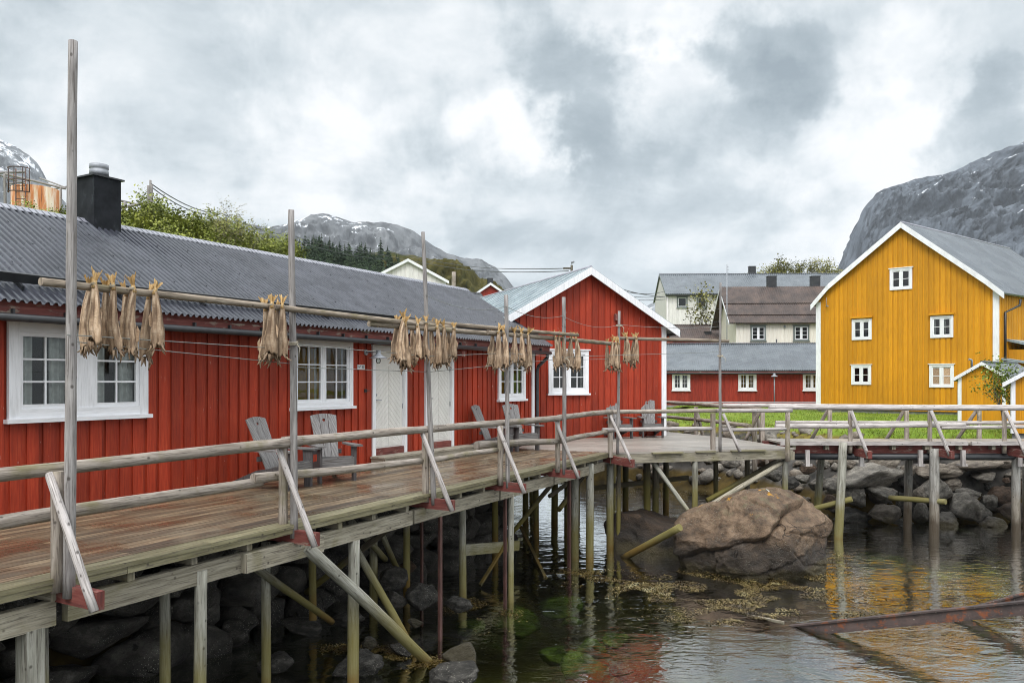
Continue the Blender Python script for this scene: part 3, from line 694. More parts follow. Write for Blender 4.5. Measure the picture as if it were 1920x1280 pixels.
# wall lamp, number plate, peg, beam stub
tl = LH.t(686, .03); zl = LH.z(686, 660.5, .03); lm = MB(); lm.tube([LH.p(tl, .022, zl), LH.p(tl, .045, zl)], .055, 16); lm.tube([LH.p(tl, .03, zl), LH.p(tl+.0, .24, zl+.005), LH.p(tl, .30, zl)], .014, 8)
WL = lm.build('wall_lamp', zinc, root)
lc = LH.p(tl, .33, zl); mb = MB(); mb.lathe((lc.x, lc.y, lc.z-.115), [(.165, 0), (.168, .004), (.10, .04), (.052, .075), (.048, .078), (.048, .145), (.03, .15)], 24); mb.build('lamp_shade', zinc, WL)
mb = MB(); mb.lathe((lc.x, lc.y, lc.z-.215), [(.004, 0), (.03, .008), (.044, .04), (.042, .08), (.03, .1)], 16); mb.build('bulb', glass, WL)
ta, tb = LH.t(670, .03), LH.t(683.5, .03); z1, z0 = LH.z(676, 683.5, .03), LH.z(676, 692.5, .03)
mb = MB(); LH.box(mb, ta, tb, .026, .036, z0, z1); NP = mb.build('number_plate', white_paint, root)
cu = bpy.data.curves.new('number', 'FONT'); cu.body = 'N° 30'; cu.size = (z1-z0)*.72; cu.align_x = 'CENTER'; cu.align_y = 'CENTER'; cu.extrude = .001
to = bpy.data.objects.new('number', cu); COL.objects.link(to)
from mathutils import Matrix
to.matrix_world = Matrix((( *LH.d,), (0, 0, 1), (*LH.n,))).transposed().to_4x4(); to.location = LH.p((ta+tb)/2, .038, (z0+z1)/2)
bpy.context.view_layer.update()
me = bpy.data.meshes.new_from_object(to.evaluated_get(bpy.context.evaluated_depsgraph_get())); me.transform(to.matrix_world)
bpy.data.objects.remove(to); nb = bpy.data.objects.new('number_lettering', me); COL.objects.link(nb); nb.data.materials.clear(); nb.data.materials.append(black_metal); nb.parent = NP
tp = LH.t(686, .03); zp = LH.z(686, 732, .03); mb = MB(); LH.box(mb, tp-.05, tp+.01, .024, .05, zp-.03, zp+.03); LH.box(mb, tp-.02, tp+.06, .051, .07, zp-.01, zp+.01); mb.build('wall_peg', black_metal, root)
tp0 = LH.t(855, .2); mb = MB(); LH.box(mb, tp0, tp0+.14, -.02, .36, 2.13, 2.25); mb.build('beam_end', red_timber, root)
# step in front of the doors
st = thing('door_step', LH.p(0, .2, 0), 'low grey plank step along the wall under both white doors', 'step')
ts0, ts1 = LH.t(698, .1), LH.t(893, .3)
mb = MB(); LH.box(mb, ts0, ts1, .05, .22, .135, .17); LH.box(mb, ts0, ts1, .225, .40, .135, .17); mb.build('tread', step_wood, st)
mb = MB(); LH.box(mb, ts0+.03, ts1-.03, .345, .385, .002, .133); LH.box(mb, ts0+.03, ts0+.07, .05, .343, .002, .133); LH.box(mb, ts1-.07, ts1-.03, .05, .343, .002, .133); mb.build('riser', step_wood, st)

# ------------------------------------------------------------------ gabled red cottage
CT = Fr((.76, 21.9), (.919, .395)); CB = (-.376, .927)
ct1 = CT.t(1247); ca_t = CT.t(1108, .28); za = CT.z(1108, 502, .28); ce_t = CT.t(1274, .28); zec = CT.z(1274, 620, .28)
hw = ce_t-ca_t; ct0 = ca_t-(ct1-ca_t)
cw = (CT.t(1028, .04), CT.t(1103, .04), CT.z(1090, 737, .04), CT.z(1090, 657, .04))
CTR = gable_house('gable_cottage', 'red gabled cottage with pale metal roof at the far end of the long cabin', CT, CB, ct0, ct1, -.06, [(ca_t-hw, zec)], [(ce_t, zec)], (ca_t, za), 10.5, red_paint, roof_pale, white_paint,
    [hole(cw, .10)], .205, .15, .022, .28, .19, 'rib', .5, True)
window(CTR, CT, *cw, leaves=2, cols=2, rows=3, casing=.11, mid=.06, curtain=.16, off=.022, recess=.5)
mb = MB(); tt = CT.t(1156, .05); zz = CT.z(1156, 594, .05); CT.box(mb, tt-.08, tt+.08, .02, .12, zz-.1, zz+.08); mb.build('vent_box', red_timber, CTR)
gb = MB(); gb.tube([CT.p(ce_t+.03, .25, zec-.08), CT.p(ce_t+.03, .25, zec-.08)+V((*CB, 0))*10.5], .05, 8); gb.build('gutter', black_metal, CTR)

# ------------------------------------------------------------------ yellow house
YH = Fr((14.47, 38.0), (.739, -.674)); YB = (.793, .609)
yt0, yt1 = YH.t(1531), YH.t(1873); ya = YH.t(1689, .25); zya = YH.z(1689, 417, .25)
yl, yr = YH.t(1520, .25), YH.t(1883, .25)
zl_ = YH.z(1520, 572, .25); zr_ = YH.z(1883, 549, .25)
def ypx(u, v): return (YH.t(u, .25), YH.z(u, v, .25))
YOP = [(1669, 1711, 503, 543, {}), (1598, 1635, 598, 637, {}), (1745, 1788, 592, 633, {}), (1597, 1634, 684, 721, {}), (1743, 1789, 683, 726, {})]
yws = [(YH.t(a), YH.t(b), YH.z((a+b)/2, d), YH.z((a+b)/2, c)) for a, b, c, d, _ in YOP]
YHR = gable_house('yellow_house', 'tall yellow board house with slate grey roof on the right shore', YH, YB, yt0, yt1, .28, [ypx(1553, 533), (yl, zl_)], [ypx(1846, 521), (yr, zr_)], (ya, zya), 11.0, yel_paint, roof_slate, white_paint,
    [hole(w_, .09) for w_ in yws], .215, .15, .022, .25, .24, 'corr', .11, True, .2, found=.6)
YL = ['attic window under the gable point', 'upper left window', 'upper right window', 'lower left window', 'lower right window boarded up with chipboard']
for w_, lb, hd in zip(yws, YL, (None, yel_paint, yel_paint, None, None)):
    window(YHR, YH, *w_, leaves=2, cols=1, rows=2, casing=.10, mid=.07, board=osb_board if 'boarded' in lb else None, label=lb, off=.022, sill=False, hood=hd, head=(hd is None), curtain=.3 if 'upper right' in lb else .0)
mb = MB(); ta = YH.t(1551); z_ = YH.z(1551, 574); mb.tube([YH.p(ta, .03, z_), YH.p(ta, .12, z_), YH.p(ta, .12, z_+.4)], .012, 6); mb.tube([YH.p(ta, .12, z_), YH.p(ta+.12, .2, z_-.02)], .03, 8); mb.build('antenna', zinc, YHR)
# side: downpipe and porch roofs
YS = Fr(YH.p(yt1), YB, YH.d)
mb = MB(); zt = zr_-.2; mb.tube([YS.p(.9, .45, zt), YS.p(.9, .42, zt-.25), YS.p(.35, .10, zt-.55), YS.p(.35, .10, 2.4)], .05, 8); mb.build('downpipe', black_metal, YHR)
for (z0, t0, t1, o1, nm) in ((3.05, .7, 6, 1.0, 'porch_roof'), (2.25, .2, 6, 1.5, 'porch_roof')):
    mb = MB(); corrugated(mb, YS.p(t0, o1, z0), YS.d*(t1-t0), YS.n*-o1+V((0, 0, .28)), .11, .012); mb.box(YS.p(t0, o1, z0-.06), YS.d*(t1-t0), YS.n*-o1+V((0, 0, .28)), (0, 0, .055)); pr = mb.build(nm, roof_pale, YHR)
    mb = MB(); YS.box(mb, t0, t1, o1-.06, o1-.02, z0-.22, z0-.065); mb.build('porch_fascia', yel_paint, pr)
mb = MB(); YS.box(mb, .8, 6, .05, .6, .3, 2.9); mb.build('porch_wall', yel_paint, YHR)

# yellow sheds
def shed(nm, lb, ul, ur, ua, Yd, vb, va, vl, uel, d, back, depth):
    k = Fr(P(ul, HV, Yd), d); t1 = k.t(ur); ta = k.t(ua, .15); za = k.z(ua, va, .15); te = k.t(uel, .15); ze = k.z(uel, vl, .15)
    return gable_house(nm, lb, k, back, 0, t1, k.z(ul, vb), [(te, ze)], [(2*ta-te, ze)], (ta, za), depth, yel_paint, roof_slate, white_paint, (), .28, .24, .012, .15, .1, 'flat', .2, False, .085, 'shed', found=.2)
S1 = shed('garden_shed', 'small yellow shed with white trim against the yellow house wall', 1796.5, 1884, 1840, 28.5, 792, 679, 712, 1782, (.98, -.2), YB, 2.6)
S2 = shed('garden_shed', 'yellow shed cut off by the right picture edge behind the walkway', 1896, 2010, 1952, 23.2, 812, 681, 719, 1879, (.98, -.2), YB, 2.4)
mb = MB(); q = P(1822, 686, 29.2); mb.tube([q+V((0, 0, -.1)), q+V((0, 0, .22)), q+V((-.1, 0, .25))], .04, 8); mb.build('vent_pipe', zinc, S1)

# ------------------------------------------------------------------ background houses
FH = Fr(P(1248, HV, 48.5), (.995, -.1)); ft0, ft1 = FH.t(1205), FH.t(1600)
fw = [(FH.t(a), FH.t(b), FH.z(1400, 731.5), FH.z(1400, 698)) for a, b in ((1260, 1294), (1384, 1418), (1505, 1539))]
FHR = eave_house('red_cabin', 'low red cabin with slate grey roof behind the lawn', FH, ft0, ft1, .15, FH.z(1400, 694, .3), 3.98, 3.0, red_far, roof_slate, white_paint, [hole(w_, .12) for w_ in fw], .3, .3, .26, .17, .13, None, -.08, fascia=red_timber, amp=.014)
for i, w_ in enumerate(fw): window(FHR, FH, *w_, leaves=2, cols=2, rows=3, casing=.13, mid=.07, room=interior if i == 0 else warm_interior, curtain=.2, off=.022)
mb = MB(); FH.box(mb, ft0, ft1, -3, .06, -.6, .14); mb.build('foundation', concrete, FHR)
mb = MB(); q = P(1456, 646, 51.4); mb.tube([q+V((0, 0, -.2)), q+V((0, 0, .35))], .05, 8); mb.build('flue', black_metal, FHR)
BH = Fr(P(1380, HV, 56), (.998, -.06)); bt1 = BH.t(1560)
bw = [(BH.t(a), BH.t(b), BH.z(1450, 639), BH.z(1450, 610)) for a, b in ((1407, 1436), (1487, 1517))]
BHR = eave_house('cream_house', 'cream house with rusty brown stepped roof and grey window frames', BH, 0, bt1, 2.2, BH.z(1450, 605, .4), BH.z(1450, 541, -3), 3.0, cream_paint, roof_brown, white_paint, [hole(w_, .1) for w_ in bw], .4, .55, .25, .2, .16, [(0, .2), (.2, .5), (.5, 1)], None, amp=.016)
for w_ in bw: window(BHR, BH, *w_, leaves=2, cols=1, rows=3, casing=.11, mid=.08, cmat=greygreen_paint, curtain=.0, off=.022)
for u in (1446.5, 1528): chimney(BHR, P(u, HV, 59)[:2], BH.d, .6, BH.z(1450, 541, -3)-.5, BH.z(1450, 518, -3), None, False)
mb = MB(); q = BH.z(1470, 612); mb.tube([BH.p(BH.t(1471), .03, q), BH.p(BH.t(1471), .15, q-.05)], .08, 8); mb.build('wall_light', zinc, BHR)
WH = Fr(P(1249, HV, 75), (.999, -.03)); wt1 = WH.t(1640)
ww = [(WH.t(a), WH.t(b), WH.z(1290, c), WH.z(1290, 556)) for a, b, c in ((1269, 1289, 577), (1306, 1325, 577))]
WHR = eave_house('white_house', 'pale two storey house with long slate blue roof farthest behind on the right', WH, 0, wt1, 3.0, WH.z(1290, 551, .4), WH.z(1290, 514, -3.5), 3.5, palegrey_paint, roof_slate, greygreen_paint, [hole(w_, .1) for w_ in ww], .4, .1, .3, .22, .2, None, -.05, amp=.02)
for w_ in ww: window(WHR, WH, *w_, leaves=1, cols=1, rows=1, casing=.12, cmat=greygreen_paint, off=.022)
chimney(WHR, P(1410, HV, 78.5)[:2], WH.d, .6, 11, EYE+(HV-500)/F*78.5, None, False)
mb = MB(); mb.tube([WH.p(.1, .1, WH.z(1290, 551)), WH.p(.1, .1, 3)], .05, 6); mb.build('downpipe', palegrey_paint, WHR)
SH = Fr(P(1262, HV, 62), (.998, -.06)); st1 = SH.t(1352)
SHR = eave_house('low_outhouse', 'low outhouse with worn purple brown roof between the cottage and the cream house', SH, 0, st1, 1.8, SH.z(1310, 637, .3), SH.z(1310, 609, -2.2), 2.2, red_far, roof_brown, black_metal, (), .3, .2, .2, .15, .16, None, None, amp=.016)
chimney(SHR, P(1327, HV, 62.6)[:2], SH.d, .5, 4.2, EYE+(HV-622)/F*62.6, None, False)
# pale gable and small red gable above the long roof
GH = Fr(P(700, HV, 70), (.97, .24)); gt1 = GH.t(836); gae = GH.t(765, .3)
GHR = gable_house('pale_gable_house', 'pale boarded gable house rising behind the long dark roof', GH, (-.24, .97), 0, gt1, 3.5, [(GH.t(694, .3), GH.z(694, 521, .3))], [(GH.t(842, .3), GH.z(842, 527, .3))], (gae, GH.z(765, 485, .3)), 9, palegrey_paint, roof_slate, white_paint, (), .4, .3, .04, .3, .25, 'flat', .3)
mb = MB(); GH.box(mb, GH.t(783), GH.t(808), .04, .1, GH.z(795, 546), GH.z(795, 530)); mb.build('window', greygreen_paint, GHR)
RH = Fr(P(890, HV, 85), (.98, .2)); rt1 = RH.t(944)
RHR = gable_house('small_red_house', 'small red gable with white trim far behind the cottage ridge', RH, (-.2, .98), 0, rt1, 4, [(RH.t(886, .3), RH.z(886, 553, .3))], [(RH.t(949, .3), RH.z(949, 550, .3))], (RH.t(920, .3), RH.z(920, 530, .3)), 8, red_far, roof_slate, white_paint, (), .3, .2, .03, .3, .25, 'flat', .3)
cq = P(919, HV, 88); chimney(RHR, cq[:2], RH.d, .55, 11, EYE+(HV-522)/F*88, None, False)
DK = Fr(P(866, HV, 50), (.97, .24))
DKR = eave_house('dark_shed', 'small dark roofed shed behind the far end of the long roof', DK, 0, DK.t(905), 4.5, DK.z(885, 560, .2), DK.z(885, 549, -1), 1.2, red_far, black_metal, black_metal, (), .2, .1, .2, .15, .2)
# ------------------------------------------------------------------ main boardwalk
ED = Fr((-2.48, 8.86), (.46, .888))      # outer edge line of the deck; o>0 is over the water, o<0 towards the cabin
S0, S1e = -8.0, 10.15
bwk = thing('boardwalk', ED.p(0, -1, 0), 'wet brown plank boardwalk on timber piles running along the red cabin', 'boardwalk')
mb = MB(); eb = MB(); k = 0; pw = .116
for k in range(32):
    o1 = -k*(pw+.009); o0 = o1-pw
    t = S0-random.uniform(0, 3)
    while t < S1e:
        e = t+random.uniform(3.2, 4.8); a, b = max(t, S0), min(e-.004, S1e+random.uniform(-.01, .02))
        if b > a: ED.box(eb if k < 2 else mb, a, b, o0, o1, -.042+random.uniform(-.002, .002), random.uniform(-.002, .001))
        t = e
mb.build('deck', deck_wood, bwk); eb.build('edge_planks', edge_wood, bwk)
mb = MB()
for a, b in ((S0, -2.0), (-1.995, 3.2), (3.205, S1e)): ED.box(mb, a, b, -.075, -.012, -.105, -.046)
mb.build('edge_board', edge_wood, bwk)
jt = S0+.3
while jt < S1e-.1:
    mb = MB(); ED.box(mb, jt, jt+.075, -3.9, -.085+random.uniform(-.03, .02), -.20, -.046); mb.build('joist', timber_wood, bwk); jt += .72
sg = [(S0, -2.6, 0), (-2.5, -.05, .0), (-.6, .6, .085), (.0, 2.55, 0), (2.6, 5.1, 0), (5.15, 7.3, 0), (7.35, S1e-.1, 0)]
for a, b, off in sg:
    mb = MB(); ED.box(mb, a, b, -.17+off, -.09+off, -.395-random.uniform(0, .015), -.205); mb.build('stringer', timber_wood, bwk)
mb = MB(); ED.box(mb, S0, S1e, -2.2, -2.1, -.40, -.205); mb.build('stringer', timber_wood, bwk)

def onED(u, o): return ED.p(ED.t(u, o), o, 0)
def pile(root, c, r, z0, z1, mat=None, lean=(0, 0), sq=False, label=None):
    mb = MB(); c = V((c[0], c[1], 0))
    if sq: mb.bar(c+V((lean[0], lean[1], z0)), c+V((0, 0, z1)), r*2, r*2, (ED.d.x, ED.d.y, 0))
    else: mb.log(c+V((lean[0], lean[1], z0)), c+V((0, 0, z1)), r*1.02, r*.96, 12, .006, wob=.02)
    o = mb.build('pile', mat or pile_wood, root)
    if label: o['label'] = label
    return o
ZP = -.40; ZB = -3.2
pile(bwk, onED(57, -.16), .075, ZB, ZP, sq=True, label='square grey pile')
pile(bwk, onED(79, -.45), .05, ZB, ZP)
pile(bwk, onED(377, -.10), .062, ZB, -.27, lean=(-.04, -.02))
pile(bwk, onED(309, -.9), .055, ZB, ZP)
pile(bwk, onED(664, -.13), .075, ZB, ZP, lean=(-.03, 0), label='pale round pile')
pile(bwk, onED(498, -1.0), .06, ZB, ZP)
pile(bwk, onED(586, -2.1), .06, ZB, ZP)
for u, o, r in ((867, -.9, .065), (762, -1.6, .06), (700, -2.1, .07), (928, -2.2, .07), (1005, -2.2, .07)): pile(bwk, onED(u, o), r, ZB, ZP, darkpile_wood if u > 900 else None)
pile(bwk, onED(958, -.14), .055, ZB, -.36, label='pale pile turning yellow green at the water')
pile(bwk, onED(1078, -.5), .085, ZB, ZP); pile(bwk, onED(1106, -.10), .085, ZB, -.16, label='thick grey pile standing proud of the deck edge')
pile(bwk, onED(1144, -.2), .085, ZB, -.3); pile(bwk, onED(1064, -1.9), .09, ZB, ZP, darkpile_wood); pile(bwk, onED(1040, -2.6), .09, ZB, ZP, darkpile_wood)
# red steel posts
for u, o, wd in ((824.5, -.14, .06), (946.5, -.16, .05), (1067, -.3, .07), (790, -1.4, .05)):
    c = onED(u, o); mb = MB(); mb.bar(c+V((0, 0, ZB)), c+V((0, 0, -.2)), wd, wd*.25, (ED.d.x, ED.d.y, 0)); mb.bar(c+V((.02, -.03, ZB)), c+V((.02, -.03, -.2)), wd*.25, wd, (ED.d.x, ED.d.y, 0)); o_ = mb.build('steel_post', red_steel, bwk)
# diagonal braces under the deck (pixel, side offset, z) ends
def dg(u0, o0, z0, u1, v1, z1, r, mat=None, root=bwk, nm='brace'):
    a = onED(u0, o0)+V((0, 0, z0)); b = PZ(u1, v1, z1); mb = MB(); mb.log(a, b, r, r*.95, 12, .01, wob=.03)
    return mb.build(nm, mat or pile_wood, root)
dg(572, -.02, -.28, 815, 1252, -2.42, .075)['label'] = 'long pale diagonal brace reaching the water'
dg(445, -.6, -.35, 622, 1165, -2.0, .05)
dg(640, -.9, -.35, 790, 1248, -2.42, .055)
dg(770, -.6, -.35, 575, 1110, -1.9, .055, darkpile_wood)
dg(690, -1.7, -.35, 745, 1066, -1.75, .05)
dg(660, -1.3, -.5, 722, 1048, -1.5, .055)
dg(1050, -.7, -.4, 955, 1005, -1.75, .05, darkpile_wood); dg(1115, -1.2, -.4, 1048, 955, -1.3, .06, darkpile_wood)
dg(1110, -.9, -.45, 1030, 930, -1.0, .05, darkpile_wood)
mb = MB(); a = PZ(975, 985, -2.0); b = PZ(1022, 1082, -2.25); mb.bar(a, b, .06, .06); mb.bar(b, PZ(1052, 1098, -2.45), .06, .06); mb.build('brace', darkpile_wood, bwk)
mb = MB(); a = P(868, 1031, onED(868, -1.05).y); b = P(972, 1022, onED(972, -1.2).y); mb.bar(a, b, .05, .2); mb.build('cross_board', pile_wood, bwk)['label'] = 'yellow stained cross board'
mb = MB(); a = onED(900, -1.1)+V((0, 0, -2.2)); b = onED(960, -1.1)+V((0, 0, -1.45)); mb.bar(a, b, .05, .05); mb.build('brace', darkpile_wood, bwk)

# ------------------------------------------------------------------ poles, posts, outriggers, braces, rails
PB = [(124, 6.52, 137, 77, .047, .034), (547, 9.0, 546, 394, .044, .035), (810, 11.4, 793, 435, .040, .026), (949, 13.2, 949, 553, .036, .033), (1055, 15.1, 1057, 557, .041, .036), (1158, 17.8, 1161, 583, .034, .029), (1350, 18.6, 1351, 530, .038, .025)]
PLAB = ['tallest grey pole, rising to the sky at the left edge', 'tall knotty pole in front of the window beside the paired chairs', 'leaning greenish pole in front of the second white door',
        'grey pole in front of the narrow cabin window', 'grey pole in front of the gable cottage window', 'grey pole in front of the two chairs by the cottage', 'thick grey pole alone on the platform before the far red cabin']
PT = []
for (u, Y, ut, vt, r, r2), lb in zip(PB, PLAB):
    b = P(u, HV, Y); top = P(ut, vt, Y); b.z = -.03 if Y > 17 else -.16
    if Y < 17: b = b+V((.03, -.015, 0))
    mb = MB(); mb.log(b, top, r, r2, 12, .006, wob=.035)
    o = mb.build('rack_pole', pole_wood, None, base=b); tag(o, lb, 'pole', 'tall poles of the fish drying rack'); PT.append((b, top))
    o.select_set(False)
def at(i, z, off=(0, 0)):
    b, t = PT[i]; k = (z-b.z)/(t.z-b.z); q = b.lerp(t, k); return V((q.x+off[0], q.y+off[1], z))

rl = thing('railing', ED.p(2, 0, 0), 'weathered round log railing with slanted braces along the outer edge of the boardwalk', 'railing')
nb_ = -ED.n
RZ, LZ = .905, .465
for i in range(5):                       # posts, outriggers, braces beside the poles
    b = PT[i][0]; lft = V((-.115, .0, 0)) if i else V((-.10, .02, 0))
    pb = V((b.x, b.y, 0))+lft+ED.n*-.01
    mb = MB(); mb.log(pb+V((0, 0, -.12)), pb+V((0, 0, RZ-.04)), .05, .05, 10, .004, wob=.03); mb.build('rail_post', rail_wood, rl)
    r0, r1 = pb+V((0, 0, -.13))+ED.n*-.5+ED.d*.06, pb+V((0, 0, -.15))+ED.n*(.46-.01*i)+ED.d*.06
    mb = MB(); mb.bar(r0, r1, .07, .15); mb.build('outrigger', red_timber, rl)
    mb = MB(); mb.log(pb+V((-.04, -.05, RZ-.05)), r1+V((-.02, -.055, -.07)), .034, .036, 10, .006, wob=.04); mb.build('rail_brace', palerail_wood, rl)
# platform posts P6, P7
for i, bx in ((5, (.25, -.42)), (6, (.38, -.30))):
    b = PT[i][0]; pb = V((b.x-.16, b.y+.02, 0))
    mb = MB(); mb.bar(pb+V((0, 0, -.1)), pb+V((0, 0, RZ-.05)), .09, .09, (1, .2, 0)); mb.build('rail_post', rail_wood, rl)
    e = V((b.x+bx[0], b.y+bx[1], -.17 if i == 5 else -.02))
    mb = MB(); mb.log(pb+V((-.02 if i == 5 else .22, -.07, RZ-.06)), e, .034, .038, 10, .006, wob=.04); mb.build('rail_brace', palerail_wood, rl)
    if i == 5: mb = MB(); mb.bar(pb+V((-.1, .3, -.14)), e+V((.03, -.04, -.02)), .08, .17); mb.build('outrigger', red_timber, rl)
CORN = P(1477, HV, 18.9); CORN.z = 0
mb = MB(); mb.log(CORN+V((0, 0, -.3)), CORN+V((0, 0, RZ-.04)), .06, .055, 12, .004, wob=.03); mb.build('rail_post', rail_wood, rl)
def rail(a, b, r, nm, mat=rail_wood, root=rl, bend=.012, r1=None):
    mb = MB(); mb.log(a, b, r, r1 or r*.93, 12, bend, wob=.03); return mb.build(nm, mat, root)
io = V((-.10, .03, 0))
st = ED.p(-7.8, -.1, RZ)
# top rails lie over the posts, on the cabin side of the poles
rail(ED.p(-6.8, -.05, RZ), at(1, RZ)+io+V((.12, .16, 0)), .052, 'top_rail', r1=.058)
rail(at(1, RZ+.012)+io+V((-.02, -.0, 0)), at(2, RZ)+io+V((.1, .12, 0)), .058, 'top_rail', r1=.052)
rail(at(2, RZ)+io, at(4, RZ)+io+V((.12, .15, 0)), .052, 'top_rail', r1=.056, bend=.006)
rail(at(4, RZ+.01)+io, at(5, RZ)+V((-.12, .12, 0)), .052, 'top_rail', r1=.055)
rail(at(5, RZ+.005)+V((-.14, .08, 0)), at(6, RZ)+V((-.05, .12, 0)), .048, 'top_rail', bend=.004)
rail(at(6, RZ)+V((-.1, .12, 0)), CORN+V((.1, .0, RZ)), .050, 'top_rail', palerail_wood, bend=.004)
rail(ED.p(-6.8, -.10, LZ-.03), at(1, LZ+.01)+io+V((-.25, -.1, 0)), .066, 'lower_rail', r1=.055)
rail(at(1, LZ+.07)+io+V((-.28, -.25, 0)), at(2, LZ)+io+V((-.05, -.05, 0)), .055, 'lower_rail', r1=.045)
rail(at(2, LZ)+io+V((.05, .05, 0)), at(3, LZ+.0)+io+V((-.08, -.05, 0)), .045, 'lower_rail')
rail(at(3, LZ+.10)+io+V((-.40, -.3, 0)), at(4, LZ+.0)+io+V((-.02, -.02, 0)), .064, 'lower_rail', r1=.055)
rail(at(4, LZ)+io+V((.05, .05, 0)), at(5, LZ+.02)+V((-.25, -.05, 0)), .055, 'lower_rail', r1=.045)
rail(at(5, LZ+.05)+V((-.35, -.08, 0)), at(6, LZ+.03)+V((-.16, .02, 0)), .048, 'lower_rail', palerail_wood, bend=.006)
rail(at(6, LZ)+V((.05, .02, 0)), CORN+V((-.05, -.02, LZ)), .042, 'lower_rail', palerail_wood)

# drying beams
BL = [('long thin drying beam tied from the tallest pole past the leaning pole, carrying the six nearest fish pairs', P(76, 528, 6.35), at(2, 2.40, (.35, .66)), .033, .036),
      ('drying beam tied low across the leaning pole and on to the cottage window pole, with a cut end on the left', at(2, 2.335, (-.62, -1.12)), at(4, 2.40, (.02, .14)), 0.040, .036),
      ('thin upper drying beam between the leaning pole and the fourth pole from the left', at(2, 2.43, (-.3, -.4)), at(4, 2.49, (.3, .45)), .030, .034),
      ('drying beam from the narrow cabin window pole to the pole by the cottage chairs', at(3, 2.37, (-.3, -.5)), at(5, 2.41, (-.05, -.08)), .038, .042),
      ('drying beam reaching right from the pole by the cottage chairs to the platform pole', at(5, 2.56, (-.1, .12)), at(6, 2.53, (.22, .12)), .037, .040)]
BM = []
for lb, a, b, r0, r1 in BL:
    mb = MB(); mb.log(a, b, r0, r1, 12, .004, wob=.04); o = mb.build('drying_beam', beam_wood, None, base=(a+b)/2); tag(o, lb, 'beam', 'horizontal beams of the fish drying rack'); BM.append((a, b, r0, r1))

# ------------------------------------------------------------------ dried fish
def ex_fish(c):
    g = c['g']; rb = g.noise(g.vmath('MULTIPLY', c['src'], (16, 70, 1)), 1.0, 3, .5); st = g.noise(g.vmath('MULTIPLY', c['src'], (22, 4, 1)), 1.0, 4, .6)
    c['col'] = g.mix(g.rng(st, .47, .62, 0, .75), c['col'], (.11, .065, .038)); c['col'] = g.mix(g.rng(rb, .55, .7, 0, .45), c['col'], (.10, .06, .04))
    c['height'] = g.math('ADD', rb, st)
fish_skin = surf('dried_fish_skin', [(0, (.20, .125, .075)), (.5, (.40, .275, .175)), (1, (.60, .46, .33))], scale=(12, 5, 1), rough=.65, bump=.6, bdist=.006, varamt=.35, spec=.35, extra=ex_fish)
fish_fin = surf('dried_fish_fin', [(0, (.16, .09, .03)), (.5, (.42, .26, .10)), (1, (.55, .38, .18))], scale=(90, 4, 1), rough=.6, bump=.5, bdist=.004, varamt=.2)
rope_mat = surf('rope', [(0, (.35, .30, .22)), (1, (.5, .45, .36))], coord='Pos', scale=(60, 60, 60), rough=.9, bump=0)
